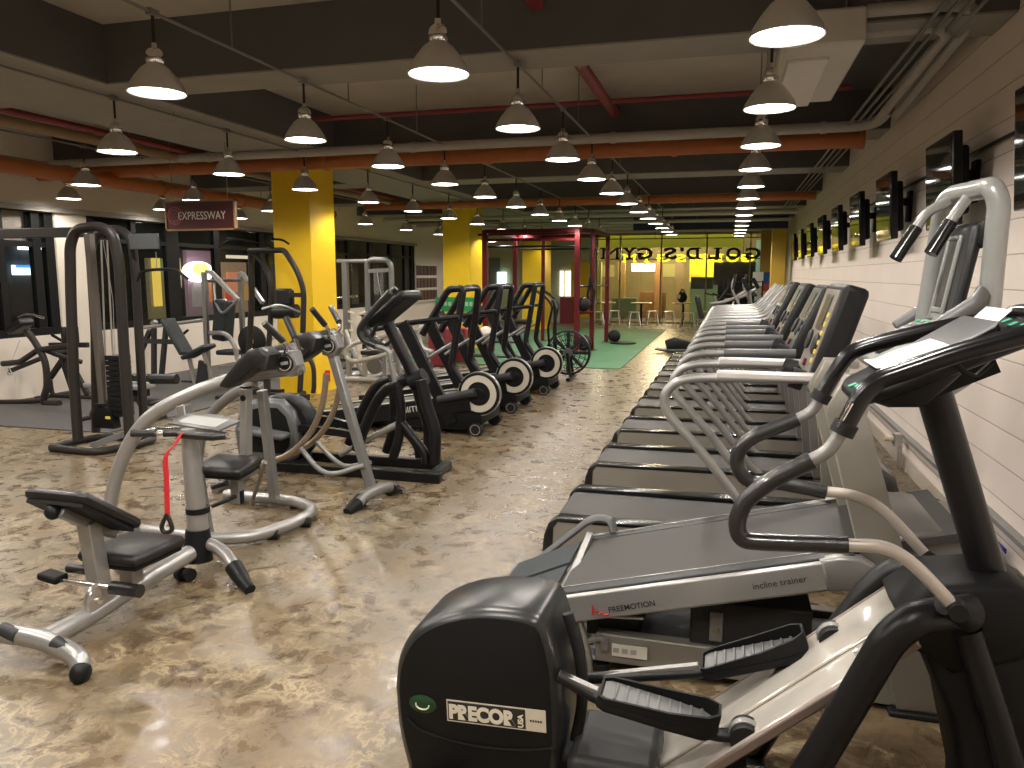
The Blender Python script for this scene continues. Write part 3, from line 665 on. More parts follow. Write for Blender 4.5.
dbox('side_frame', -.0, 1.02, .372, .39, -.11, -.003, SILVER, .012)
m = MB(); m.X = DM; m.prism([(1.0, -.115), (1.0, .0), (1.06, .006), (1.14, -.01), (1.18, -.05), (1.17, -.1), (1.12, -.13)], -.365, -.30, inset=.015); m.build('front_end_cap', SILVERD, T, smooth=50)
m = MB(); m.X = DM; m.prism([(1.0, -.115), (1.0, .0), (1.06, .006), (1.14, -.01), (1.18, -.05), (1.17, -.1), (1.12, -.13)], .33, .395, inset=.015); m.build('front_end_cap', SILVERD, T, smooth=50)
# lettering on the near side frame
ux = (DM.to_3x3() @ Vector((1, 0, 0))); uz = (DM.to_3x3() @ Vector((0, 0, 1))); DK = mat('dark_print', (.03, .028, .028), .5)
def on_side(px, py): v = A.y(px, py, -.3605); v.y = -.3612; return v
p0, p1 = on_side(609, 612.5), on_side(655, 605.5)
text('FREEMOTION', 'lettering', .031, DK, T, frame(p0, p1 - p0, uz), ext=.0005, fit=(p1 - p0).length, bold=.0004)
p0, p1 = on_side(753, 589.5), on_side(807, 581.5)
text('incline trainer', 'lettering', .034, DK, T, frame(p0, p1 - p0, uz), ext=.0005, fit=(p1 - p0).length)
m = MB(); P = [on_side(x, y) for x, y in ((592, 615), (592.5, 605), (594, 613), (597, 610), (599, 614), (602, 612), (604, 615), (609, 614))]
m.tube([v - Vector((0, .001, 0)) for v in P], .0028, 6); m.build('runner_logo', mat('logo_red', (.6, .03, .04), .4), T)
P = [A.y(x, y, -.34) for x, y in ((565, 601), (574, 606), (582, 630), (588, 655), (592, 682))]
for v in P: v.y = -.335
MB().tube(P, .016, 8, spline=True, sx=.6, up=(0, 1, 0)).build('rear_leg', CHAMP, T)
# rear end: step plates and hoop
m = MB(); m.X = Matrix.Translation((0, 0, 0))
m.prism([(-1.0, .03), (-.98, .16), (-.60, .33), (-.58, .2), (-.62, .05)], -.31, .36, inset=.012); m.build('rear_base', SILVERD, T)
for k in range(2):
    y0 = -.28 + .32 * k; d0 = Vector((-.95, 0, .187)); d1 = Vector((-.64, 0, .327)); dd = (d1 - d0)
    m = MB(); c = (d0 + d1) / 2; m.box((c.x, y0 + .14, c.z), (dd.length, .28, .012), (0, -math.atan2(dd.z, dd.x), 0)); m.build('step_pad', mat('step_pad_slate', (.035, .042, .047), .6, spec=.25), T, bevel=.003)
m = MB(); m.tube([(-.60, -.345, .30), (-.60, .33, .365)], .014, 8, square=True); m.build('rear_edge', SILVERD, T)
m = MB(); m.tube([(-.86, .38, .20), (-.70, .40, .34), (-.60, .40, .42), (-.52, .40, .42), (-.49, .38, .37)], .017, 12, spline=True, sx=1.8); m.build('rear_hoop', GREYP, T)
# base frame
m = MB(); m.tube([(-.47, -.25, .11), (.14, -.23, .095), (.7, -.24, .08)], .06, square=True, seg=4, sx=.5, up=(0, 0, 1)); bf = m.build('base_frame', CHAMP, T, bevel=.006, label='champagne grey base rail with a white label')
m = MB(); m.bx(-.40, -.26, -.287, -.2815, .085, .135); m.build('rating_label', mat('label_print', (.62, .6, .52), .5), T)
for k in range(3): MB().bx(-.395 + .035 * k, -.372 + .035 * k, -.2885, -.2868, .10, .12).build('label_print', mat('label_grey', (.35, .33, .3), .5), T)
m = MB(); m.tube([(-.47, .27, .11), (.7, .27, .08)], .06, square=True, sx=.5, up=(0, 0, 1)); m.build('base_frame', CHAMP, T, bevel=.006)
m = MB(); m.bx(-.47, .7, -.2, .23, .06, .12); m.bx(-.1, .35, -.24, .2, .1, .34); m.bx(-.52, -.3, -.2, .2, .12, .26); m.build('lift_housing', mat('underdeck_black', (.012, .012, .012), .6), T, bevel=.01)
m = MB(); m.box((-.0, -.245, .24), (.05, .01, .12)); m.build('lift_bracket', SILVERD, T, bevel=.003)
MB().cyl((-.0, -.258, .23), (-.0, -.245, .23), .012, 16).build('bolt', CHROME, T)
MB().cyl((-.42, -.27, .24), (-.28, -.27, .25), .006, 8).build('pivot_pin', STEEL, T)
MB().tube([(-.5, -.27, .13), (-.43, -.29, .16), (-.43, -.29, .11)], .015, 8, fillet=.02).build('latch', SILVERD, T)
for x in (-.45, .66):
    for s in (-1, 1): MB().cyl((x, s * .25, 0), (x, s * .25, .03), .035, 16).build('rubber_foot', RUBBER, T)
# motor hood
m = MB(); m.prism([(.52, .56), (.56, .66), (.72, .70), (.95, .66), (1.05, .50), (1.06, .1), (.6, .08), (.54, .3)], -.26, .30, inset=.04); m.build('motor_hood', mat('hood_grey', (.09, .086, .08), .35), T, smooth=50)
m = MB(); m.X = DM; m.tube([(1.1, -.3, .012), (1.26, -.26, .03), (1.3, .0, .04), (1.26, .28, .03), (1.1, .34, .012)], .012, 8, fillet=.08, sx=1.5); m.build('hood_rim', CHAMP, T)
# uprights
for s, off in ((-1, -.25), (1, .30)):
    P = [(.36, 1.13), (.46, 1.13), (.80, .03), (.80, .0), (.62, .0), (.62, .03)]
    m = MB(); m.prism([(.345, 1.13), (.40, 1.25), (.50, 1.25), (.48, 1.12), (.82, .02), (.65, .02)], off - .045, off + .045, inset=.014); m.build('upright', CHAMP, T, smooth=50)
    m = MB(); m.bx(.62, .85, off - .06, off + .06, 0, .022); m.build('upright_foot', RUBBER, T, bevel=.006)
# console deck with buttons
KA = math.atan2(.30, .56)
KM = Matrix.Translation((.665, -.02, 1.395)) @ Matrix.Rotation(-KA, 4, 'Y') @ Matrix.Diagonal((.66, .92, 1, 1))
m = MB(); m.X = KM; m.prism([(-.3, -.2), (-.26, -.25), (.3, -.25), (.32, 0), (.3, .25), (-.26, .25), (-.3, .2)], -.06, .0, 'XY', inset=.02); co = m.build('console', GREYL, T, smooth=50)
def kb(name, x, y, dx, dy, mt, h=.006, b_=.003):
    m = MB(); m.X = KM; m.box((x, y, h / 2), (dx, dy, h)); return m.build(name, mt, co, bevel=b_)
kb('display', .22, .0, .08, .26, mat('lcd_dark', (.05, .055, .05), .2)); kb('display', -.02, .0, .06, .16, mat('lcd_dark', (.05, .055, .05), .2))
for i in range(4):
    for j in range(5): kb('button', .13 - .045 * i, -.16 + .08 * j, .026, .05, (GREYP, GREENBTN, GREYP, mat('lilac_button', (.35, .33, .45), .4))[i] if (i + j) % 2 else GREYL)
kb('cup_holder', -.2, .15, .09, .09, GREYD, .02); kb('cup_holder', -.2, -.15, .09, .09, GREYD, .02)
m = MB(); m.X = KM; m.tube([(-.02, -.25, .0), (.28, -.25, .03), (.33, -.22, .05)], .03, 14, fillet=.05); m.build('side_bolster', GREYP, T)
m = MB(); m.X = KM; m.tube([(-.02, .25, .0), (.28, .25, .03), (.33, .22, .05)], .03, 14, fillet=.05); m.build('side_bolster', GREYP, T)
m = MB(); m.X = KM; m.prism([(-.12, -.2), (.3, -.22), (.3, .22), (-.12, .2)], -.13, -.05, 'XY'); m.build('console_belly', GREYD, T, bevel=.02)
# looped frame, display tower, front grips
NX = .845; yn, yf = -.20, .16
hoopP = [(.86, yn, 1.30), (.865, yn, 1.84), (.845, yn + .01, 1.895), (.80, yf - .04, 1.90), (.78, yf, 1.87), (.74, yf, 1.35)]
MB().tube(hoopP, .036, 18, fillet=.075).build('console_loop', mat('loop_grey', (.30, .31, .30), .28, .25), T)
MB().tube([(.86, yn, 1.45), (.84, yn, 1.28), (.74, yn, 1.2)], .036, 14, fillet=.05).build('loop_foot', mat('loop_grey', (.30, .31, .30), .28, .25), T)
# display tower leaning between the loop's legs
TW = frame((.745, -.0, 1.34), (0, -1, 0), (.16, 0, 1))
def tw(name, x0, x1, y0, y1, z0, z1, mt, bev=.006, par=None, label=None):
    m = MB(); m.X = TW; m.bx(x0, x1, y0, y1, z0, z1); return m.build(name, mt, par or T, bevel=bev, label=label)
to = tw('display_tower', -.17, .17, -.02, .44, -.03, .01, GREYD, .02)
tw('tower_cap', -.19, .19, .36, .46, -.05, -.01, BLACKM, .02)
for x in (-.085, .065): tw('screen_frame', x - .012, x + .012, .06, .40, .01, .022, GREYL, .004, to)
tw('screen_frame', -.085, .065, .12, .14, .01, .022, GREYL, .004, to); tw('screen_frame', -.085, .065, .39, .405, .01, .022, GREYL, .004, to)
tw('screen', -.07, .05, .14, .39, .008, .014, mat('tower_screen', (.035, .03, .028), .2, coat=.3), 0, to)
tw('control_panel', -.09, .07, .0, .12, .008, .018, GREYL, .01, to)
m = MB(); m.X = TW; m.lathe([(0, .0), (.04, 0), (.04, .006), (0, .006)], (-.01, .06, .018), 'Z', 24); m.build('speaker', GREYD, to)
g = mat('loop_grey', (.30, .31, .30), .28, .25)
for p0, p1, p2 in (((.80, .10, 1.89), (.70, .06, 1.83), (.60, .03, 1.66)), ((.82, -.04, 1.89), (.78, -.07, 1.84), (.69, -.10, 1.675))):
    p0, p1, p2 = map(Vector, (p0, p1, p2)); 
    MB().tube([p0, p1, p1.lerp(p2, .4)], .019, 12, fillet=.03).build('grip_tube', g, T)
    MB().tube([p1.lerp(p2, .32), p2], .024, 16).build('hand_grip', mat('glossy_foam', (.012, .012, .012), .18, coat=.5), T)
# a small tool tray beyond the console

# ================================================================ ROW OF TREADMILLS
def make_treadmill(kind):
    t = thing('treadmill', '', 'treadmill')
    hw = .385
    # near/far black side rails, champagne side skirts, belt
    m = MB(); m.bx(-.93, 1.0, -.27, .27, .15, .205); m.build('belt', BELT, t, bevel=.02)
    for s in (-1, 1):
        m = MB(); m.prism([(-.985, .02), (-.975, .12), (-.95, .19), (-.90, .225), (-.5, .225), (.75, .235), (.75, .215), (-.9, .205), (-.925, .17), (-.93, .02)], s * .275, s * hw, inset=.006); m.build('side_rail', BLACKG, t, smooth=40)
        m = MB(); m.bx(-.925, .78, s * (hw - .03), s * (hw - .004), .03, .205); m.build('side_skirt', CHAMP, t)
    m = MB(); m.bx(-.95, -.92, -.28, .28, .05, .17); m.build('rear_cover', GREYD, t, bevel=.01)
    for x in (-.85, .7):
        for s in (-1, 1): MB().cyl((x, s * .3, 0), (x, s * .3, .04), .03, 12).build('rubber_foot', RUBBER, t)
    m = MB(); m.prism([(.66, .2), (.70, .27), (.82, .33), (1.0, .33), (1.12, .26), (1.17, .12), (1.16, .03), (.68, .03)], -.36, .36, inset=.04); m.build('motor_hood', mat('hood_dark', (.05, .048, .046), .22, coat=.3), t, smooth=50)
    HR = SILVERD if kind == 'dark' else SILVER
    for s in (-1, 1):
        m = MB(); m.prism([(.60, .2), (.74, .2), (.60, 1.06), (.50, 1.06)], s * .335, s * .385, inset=.01); m.build('upright', CHAMP if kind == 'first' else HR, t)
        P = [(.56, s * .34, .03), (.3, s * .34, .18), (.207, s * .34, .25), (-.1, s * .34, .64), (-.305, s * .34, .86), (-.325, s * .34, .95), (-.27, s * .34, 1.025), (-.17, s * .34, 1.055), (.0, s * .34, 1.06), (.42, s * .34, 1.07)]
        if kind == 'silver': P += [(.56, s * .34, 1.2)]
        m = MB(); m.tube(P, .0255, 14, fillet=.09); m.build('handrail', HR, t)
        if kind == 'first':
            m = MB(); m.bx(-.05, .75, s * .34 - .03, s * .34 + .03, 1.055, 1.10); m.build('rail_pad', mat('bright_pad', (.7, .69, .68), .3, .4), t, bevel=.012)
        elif kind == 'dark':
            m = MB(); m.tube([(-.02, s * .34, 1.06), (.45, s * .34, 1.07)], .033, 14, sx=.9); m.build('rail_sleeve', GREYP, t)
    m = MB(); m.tube([(.52, -.34, 1.02), (.46, -.1, .98), (.46, .1, .98), (.52, .34, 1.02)], .03, 12, fillet=.1); m.build('front_bar', HR, t)
    if kind in ('first', 'dark'):
        # tall slab console leaning back
        TW = frame((.45, 0, 1.03), (0, -1, 0), (.15 if kind == 'first' else .22, 0, .50))
        def k(name, x0, x1, y0, y1, z0, z1, mt, bev=.0, par=None):
            m = MB(); m.X = TW; m.bx(x0, x1, y0, y1, z0, z1); return m.build(name, mt, par or t, bevel=bev)
        co = k('console', -.33, .33, .0, .54, -.085, .045, mat('console_charcoal', (.011, .0115, .012), .5, spec=.25), .03)
        k('screen', -.14, .14, .27, .47, .05, .054, mat('led_panel', (.02, .02, .018), .35), 0, co)
        k('console_face', -.28, .28, .03, .5, .045, .052, mat('console_face_grey', (.22, .2, .185), .35) if kind == 'first' else mat('console_face_slate', (.05, .06, .07), .3), .004, co)
        k('screen', -.12, .12, .3, .46, .052, .058, mat('led_panel', (.02, .02, .018), .35), .003, co)
        for j in range(6): k('button', .20, .24, .1 + .05 * j, .125 + .05 * j, .052, .06, YELBTN if kind == 'first' else GREYL, .002, co)
        for x in (-.2, .2):
            m = MB(); m.X = TW; m.lathe([(0, 0), (.055, 0), (.06, .012), (.045, .02), (0, .012)], (x * .8, .2, .052), 'Z', 20); m.build('speaker', GREYD, co)
        k('stop_key', -.03, .03, .06, .1, .052, .066, RED, .004, co)
        for x in (-.25, .25): m = MB(); m.X = TW; m.lathe([(.05, 0), (.055, .0), (.055, .07), (.05, .07)], (x, .0, .06), 'Z', 16, closed=True); m.build('cup_holder', GREYD, t)
    else:
        TW = frame((.45, 0, 1.03), (0, -1, 0), (.36, 0, .44))
        m = MB(); m.X = TW; m.bx(-.3, .3, .05, .5, -.03, .02); co = m.build('console', GREYD, t, bevel=.02)
        for s in (-1, 1):
            m = MB(); m.X = TW; m.tube([(s * .34, -.02, .01), (s * .33, .3, .02), (s * .3, .52, .02)], .022, 12, fillet=.1, sx=1.3); m.build('console_frame', SILVER, t)
        m = MB(); m.X = TW; m.bx(-.16, .16, .25, .44, .02, .026); m.build('screen', mat('led_panel', (.02, .02, .018), .35), co)
        m = MB(); m.X = TW; m.bx(-.22, .22, .1, .2, .02, .03); m.build('key_strip', GREYL, co)
    # hand pulse bar
    MB().tube([(.30, -.12, 1.03), (.30, .12, 1.03)], .018, 12).build('pulse_bar', BLACKM, t)
    MB().tube([(.30, 0, 1.03), (.47, 0, 1.0)], .015, 10).build('pulse_stem', HR, t)
    return t
protos = {}
tl = [(4.54, 'first', 'treadmill with bright padded handrails just beyond the silver incline treadmill'),
      (5.87, 'dark', 'second treadmill beyond the incline treadmill, tall dark slab console and grey sleeved rails'),
      (7.19, 'dark', 'third treadmill beyond the incline treadmill, dark console'),
      (8.50, 'dark', 'fourth treadmill beyond the incline treadmill, dark console'),
      (9.81, 'silver', 'fifth treadmill beyond the incline treadmill, nearest with a silver framed console'),
      (11.12, 'silver', 'sixth treadmill beyond the incline treadmill, silver framed console'),
      (12.43, 'silver', 'seventh treadmill beyond the incline treadmill, silver framed console'),
      (13.74, 'silver', 'farthest treadmill of the row beside the right wall')]
for y, k, lab in tl:
    if k not in protos:
        protos[k] = make_treadmill(k); protos[k].location = (0, y, 0); protos[k]['label'] = lab; protos[k]['group'] = 'treadmills in a row'
    else: dup(protos[k], (0, y, 0), 0, lab, 'treadmills in a row')
# ---- televisions on the right wall
def make_tv():
    t = thing('television', '', 'television')
    m = MB(); m.X = Matrix.Rotation(math.radians(-4), 4, 'Y')
    m.bx(-.01, .045, -.335, .335, -.275, .275); o = m.build('casing', BLACKG, t, bevel=.008)
    m = MB(); m.X = Matrix.Rotation(math.radians(-4), 4, 'Y'); m.bx(.045, .105, -.25, .25, -.21, .2); m.build('back_cover', BLACKM, t, bevel=.02)
    m = MB(); m.X = Matrix.Rotation(math.radians(-4), 4, 'Y'); m.bx(-.013, -.009, -.31, .31, -.245, .25); m.build('screen', mat('tv_screen', (.008, .009, .009), .06, coat=.6), o)
    m = MB(); m.bx(.1, .2, -.03, .03, .02, .08); m.bx(.18, .208, -.06, .06, -.12, .14); m.build('wall_bracket', BLACKM, t, bevel=.004)
    return t
tv0 = make_tv()
tvn = ['nearest television, cut by the right edge of the picture', 'second television from the right edge, above the looped console', 'third wall television from the right edge', 'fourth wall television from the right edge', 'fifth wall television from the right edge', 'sixth wall television from the right edge', 'seventh wall television from the right edge', 'eighth wall television from the right edge', 'farthest wall television at the end of the right wall']
for i, yf in enumerate([4.2, 5.9, 7.75, 9.35, 10.95, 12.6, 14.35, 16.1, 17.8]):
    lab = 'black flat ' + tvn[i]
    loc = (1.262, yf - .335, 2.17)
    if i == 0: tv0.location = loc; tv0['label'] = lab; tv0['group'] = 'televisions on the right wall'
    else: dup(tv0, loc, 0, lab, 'televisions on the right wall')
tag(MB().tube([(XW - .02, 2.0, 2.36), (XW - .02, 18.5, 2.36)], .012, 8).build('cable_conduit', BRONZE), 'thin dark cable run linking the wall televisions', 'conduit')
# ---- low trunking, sockets, cables, blue box
tag(MB().bx(XW - .05, XW, 1.0, 17.0, .27, .30).build('cable_trunking', mat('trunking_grey', (.2, .19, .18), .5), bevel=.004), 'grey cable trunking running low along the right wall', 'trunking')
struct(MB().bx(XW - .02, XW, -1, 19.5, 0, .12).build('baseboard_right', mat('baseboard_tan', (.5, .44, .37), .5)))
for k, (y, l) in enumerate(((4.92, 'metal socket box on the low wall trunking behind the elliptical console post'), (6.9, 'metal socket box on the low wall trunking, second from the front'))):
    t = thing('wall_socket', l, 'socket', (XW - .05, y, .25))
    MB().bx(-.06, .0, -.05, .05, -.05, .05).build('socket_box', STEEL, t, bevel=.006); MB().cyl((-.13, 0, .0), (-.06, 0, 0), .02, 12).build('plug', mat('plug_cream', (.6, .52, .35), .5), t)
    MB().bx(-.02, .01, -.02, .02, -.25, -.05).build('drop_conduit', STEEL, t)
tag(MB().tube([(XW - .18, 4.92, .25), (XW - .26, 4.95, .27), (XW - .3, 5.1, .04), (1.1, 5.3, .012)], .006, 6, spline=True).build('power_cable', RUBBER), 'black power cable dropping from the wall socket to a treadmill', 'cable')
c = PZ(990, 556, .0)
t = thing('storage_box', 'small blue plastic box on the floor by the right wall', 'box', (1.34, 4.5, 0))
MB().bx(-.08, .08, -.13, .13, 0, .17).build('box_body', BLUE, t, bevel=.008); MB().bx(-.09, .09, -.14, .14, .17, .2).build('lid', BLUE, t, bevel=.006)
# ================================================================ LEFT FOREGROUND: STRETCH TRAINER
SX = -2.70
O = (SX, 2.9)
T = thing('stretch_trainer', 'low silver stretching seat with black pads and a red strap, front left', 'exercise machine', (SX, 2.9, 0))
def W(px, py, X=SX): return PX(px, py, X) - Vector((SX, 2.9, 0))
b0, b1 = W(40, 645), W(190, 562); b0.x = b1.x = 0
b0.z = .07; b1.z = max(b1.z, .14)
MB().tube([b0 + Vector((0, .03, .02)), Vector((0, W(85, 618).y, .09)), Vector((0, W(130, 590).y, .115)), b1], .045, 16).build('main_beam', SILVER, T)
# rear and front bowed feet
yr = 2.27 - 2.9 + .06
MB().tube([(.27, yr - .02, .03), (.22, yr + .0, .085), (.0, yr + .02, .12), (-.3, yr - .0, .12), (-.55, yr - .02, .085), (-.62, yr - .04, .03)], .04, 16, spline=True).build('rear_foot', SILVER, T)
for s, x in ((1, .275), (-1, -.625)):
    MB().ball((x, yr - .03, .035), .046, 16, (.8, 1, 1)).build('foot_cap', BLACK, T)
for x in (.17, -.1): MB().tube([(x + .04, yr, .108 + (-.012 if x > 0 else .022)), (x - .05, yr + .005, .125 + (0 if x > 0 else .022))], .03, 10).build('grip_pad', GREYD, T)
yf = 3.27 - 2.9
MB().tube([(-.42, yf - .03, .04), (-.25, yf + .05, .13), (.02, yf + .12, .17), (.2, yf + .07, .14), (.31, yf + .0, .07)], .034, 16, spline=True).build('front_foot', SILVER, T)
MB().tube([(.27, yf + .03, .10), (.36, yf - .02, .045), (.42, yf - .05, .02)], .045, 14, taper=.03, fillet=.03).build('foot_cap', BLACK, T)
MB().cyl((-.05, yf + .01, .035), (-.02, yf + .0, .035), .035, 18).build('transport_wheel', RUBBER, T)
MB().cyl((.0, yf + .01, .035), (.03, yf + .0, .035), .035, 18).build('transport_wheel', RUBBER, T)
p0 = Vector((0, yf + .12, .12)); p1 = Vector((-.01, yf + .10, .80))
MB().tube([p0, p1], .058, 20, taper=.042).build('front_post', SILVER, T)
MB().tube([p0 - Vector((0, .02, .04)), p0 + Vector((0, -.01, .13))], .078, 18, taper=.062).build('post_base', BLACKM, T)
MB().tube([p0 + Vector((0, 0, .22)), p0 + Vector((0, 0, .25))], .062, 18).build('post_collar', BLACKM, T)
MB().tube([Vector((-.19, yf - .12, .1)), Vector((-.19, yf - .12, .33))], .018, 14).build('rear_peg', SILVERD, T)
MB().lathe([(.03, 0), (.03, .02), (.02, .03)], (-.19, yf - .12, .12), 'Z', 16).build('peg_collar', SILVERD, T)
# handlebar
h = p1 + Vector((0, 0, -.02))
MB().tube([h + Vector(v) for v in ((-.02, 0, -.01), (-.08, -.04, 0), (-.26, -.1, 0), (-.25, .02, 0), (-.04, .05, 0))], .013, 10, fillet=.03).build('handle_loop', CHROME, T)
MB().tube([h + Vector(v) for v in ((.02, 0, -.01), (.04, -.06, 0), (.2, -.06, 0), (.24, .0, 0), (.06, .06, 0))], .013, 10, fillet=.03).build('handle_loop', CHROME, T)
MB().tube([h + Vector(v) for v in ((-.15, -.07, 0), (-.27, -.103, 0))], .02, 14).build('hand_grip', FOAM, T)
MB().tube([h + Vector(v) for v in ((-.03, -.03, 0), (-.11, -.055, 0))], .02, 14).build('hand_grip', FOAM, T)
MB().tube([h + Vector(v) for v in ((-.01, -.06, -.0), (.18, -.07, 0), (.235, -.02, 0))], .021, 14, fillet=.03).build('hand_grip', FOAM, T)
pm = Matrix.Translation(h + Vector((.03, .08, .035))) @ Euler((.25, .0, -.25)).to_matrix().to_4x4()
m = MB(); m.X = pm; m.prism([(-.2, -.07), (.2, -.07), (.22, .06), (0, .1), (-.2, .07)], 0, .012, 'XY', inset=.004); pl = m.build('placard', GREYP, T)
m = MB(); m.X = pm; m.bx(-.15, .15, -.045, .05, .012, .014); m.build('placard_print', GREYL, pl)
# seats
def cushion(name, c, w, d, h, rot, m_=VINYL, par=None, inset=.028, shape=None, base=True):
    sh = shape or [(-w / 2, -d / 2), (-w * .3, -d * .52), (w * .3, -d * .52), (w / 2, -d / 2), (w * .52, 0), (w / 2, d / 2), (w * .3, d * .52), (-w * .3, d * .52), (-w / 2, d / 2), (-w * .52, 0)]
    q = MB(); q.X = Matrix.Translation(c) @ Euler(rot).to_matrix().to_4x4(); q.prism(sh, 0, h, 'XY', inset=inset)
    o = q.build(name, m_, par or T, smooth=60)
    if base:
        q = MB(); q.X = Matrix.Translation(c) @ Euler(rot).to_matrix().to_4x4(); q.prism([(x * .92, y * .92) for x, y in sh], -.014, .002, 'XY'); q.build(name + '_board', BLACKM, o)
    return o
sc_ = W(130, 556); cushion('seat', (0.02, sc_.y, .285), .32, .33, .06, (-.02, 0, 0))
MB().tube([(0, sc_.y, .1), (0, sc_.y, .29)], .035, 8, square=True).build('seat_post', SILVER, T)
MB().tube([(-.19, sc_.y - .17, .26), (-.05, sc_.y - .17, .26)], .022, 12).build('seat_roller', FOAM, T)
pc = W(82, 510); cushion('chest_pad', (0, pc.y, pc.z - .02), .32, .36, .055, (-.62, 0, 0))
pp0, pp1 = W(98, 590), W(90, 520)
MB().tube([(0, pp0.y + .02, .13), (0, pc.y + .03, pc.z - .06)], .036, square=True, sx=1.0, seg=4).build('pad_post', SILVER, T, bevel=.006)
MB().tube([(0, pc.y - .12, pc.z + .035), (0, pc.y + .17, pc.z - .16)], .026, square=True).build('pad_bracket', SILVERD, T, bevel=.005)
MB().ball((-.02, pc.y - .13, pc.z + .03), .035, 14).build('bracket_knob', BLACK, T)
# foot rests and cam
MB().tube([(-.24, pp0.y - .02, .22), (.22, pp0.y - .02, .22)], .012, 10).build('footrest_bar', CHROME, T)
MB().box((-.23, pp0.y - .02, .235), (.11, .08, .035), (0, .15, 0)).build('footrest', BLACKM, T, bevel=.012)
MB().tube([(.1, pp0.y - .02, .22), (.25, pp0.y - .02, .22)], .03, 14).build('footrest_roller', FOAM, T)
m = MB(); m.lathe([(0, -.015), (.07, -.015), (.075, 0), (.07, .015), (0, .015)], (0.02, pp0.y - .02, .16), 'X', 28); m.build('adjuster_plate', STEEL, T)
MB().tube([(-.005, pp0.y - .04, .16), (.05, pp0.y - .04, .16)], .018, 12).build('adjuster_bolt', CHROME, T)
# red strap hanging from the handles
m = MB(); a = h + Vector((.02, -.085, -.02)); 
def ribbon(pts, w, wd=(1, 0, 0), th=.003):
    q = MB(); P = _spline(pts, 6); wd = Vector(wd).normalized() * w / 2; vs = []; 
    for i, p in enumerate(P):
        k = 1.0; vs += [p - wd * k, p + wd * k]
    q._add(vs, [(2 * i, 2 * i + 1, 2 * i + 3, 2 * i + 2) for i in range(len(P) - 1)]); return q
base = Vector((SX, 2.9, 0))
q = ribbon([a + Vector((0, 0, .03)), a + Vector((-.03, -.01, -.02)), a + Vector((-.09, -.015, -.09)), a + Vector((-.095, -.015, -.2)), a + Vector((-.10, -.015, -.33)), a + Vector((-.105, -.015, -.43))], .045, (1, -.2, .6))
for i in range(len(q.v)): q.v[i] = tuple(Vector(q.v[i]) + base)
st = tag(q.build('exercise_strap', REDB, solid=.003), 'red strap with a black handle hanging from the stretch seat handlebar', 'strap')
MB().tube([base + a + Vector(v) for v in ((-.105, -.015, -.40), (-.14, -.02, -.47), (-.12, -.02, -.5), (-.08, -.015, -.48), (-.105, -.015, -.40))], .012, 10, spline=True).build('strap_handle', FOAM, st)
# ================================================================ SILVER ARC MACHINE BEHIND IT
BX, BY = -2.9, 4.15
T = thing('abdominal_trainer', 'silver abdominal machine with two large arched tubes and a looped floor base', 'exercise machine', (BX, BY, 0))
B = lambda px, py, Y: PY(px, py, Y) - Vector((BX, BY, 0))
MB().tube([(-.55, -.38, .05), (.0, -.40, .05), (.22, -.30, .05), (.32, .0, .05), (.3, .28, .05), (.08, .42, .05), (-.5, .42, .05)], .038, 16, fillet=.22).build('floor_loop', SILVER, T)
for x, y in ((.27, -.16), (.34, .1)): MB().cyl((x - .03, y - .03, .03), (x + .03, y - .01, .03), .032, 16).build('transport_wheel', RUBBER, T)
for x, y in ((.0, -.39), (.05, .42)): MB().cyl((x, y, 0), (x, y, .05), .03, 12).build('rubber_foot', RUBBER, T)
near = [B(108, 534, 3.80), B(111, 500, 3.82), B(119, 468, 3.85), B(134, 436, 3.88), B(155, 413, 3.92), B(190, 394, 3.98), B(230, 380, 4.05), B(262, 373, 4.12), B(300, 368, 4.18)]
near[0].z = .02
MB().tube(near, .042, 18, spline=True).build('near_arch', SILVER, T)
far = [(-.95, .36, .02)] + [B(x, y, Y) for x, y, Y in ((203, 428, 4.5), (214, 411, 4.48), (232, 395, 4.42), (258, 382, 4.3))]
far[0] = Vector((B(190, 470, 4.5).x, .36, .02))
MB().tube(far, .034, 16, spline=True).build('far_arch', SILVERD, T)
MB().tube([near[-3] + Vector((0, 0, 0)), near[-1] + Vector((.03, 0, 0))], .028, 14).build('arch_sleeve', SILVERD, T)
a0, a1 = B(184, 405, 3.82), B(207, 548, 3.76)
MB().tube([(a1.x, a1.y, .05), a0], .04, square=True, sx=.8).build('near_post', SILVERD, T, bevel=.006)
a0, a1 = B(262, 390, 4.45), B(275, 505, 4.52)
MB().tube([(a1.x, a1.y, .05), a0], .03, square=True, sx=.9).build('far_post', SILVERD, T, bevel=.006)
a0, a1 = B(246, 388, 4.2), B(246, 455, 4.2)
MB().tube([a1, a0], .036, square=True, sx=.7).build('centre_post', SILVER, T, bevel=.006)
MB().cyl(a0 + Vector((0, -.04, -.06)), a0 + Vector((0, -.03, -.06)), .02, 14).build('bolt', BLACK, T)
MB().cyl(a0, a0 + Vector((0, 0, .012)), .035, 14).build('post_cap', BLACK, T)
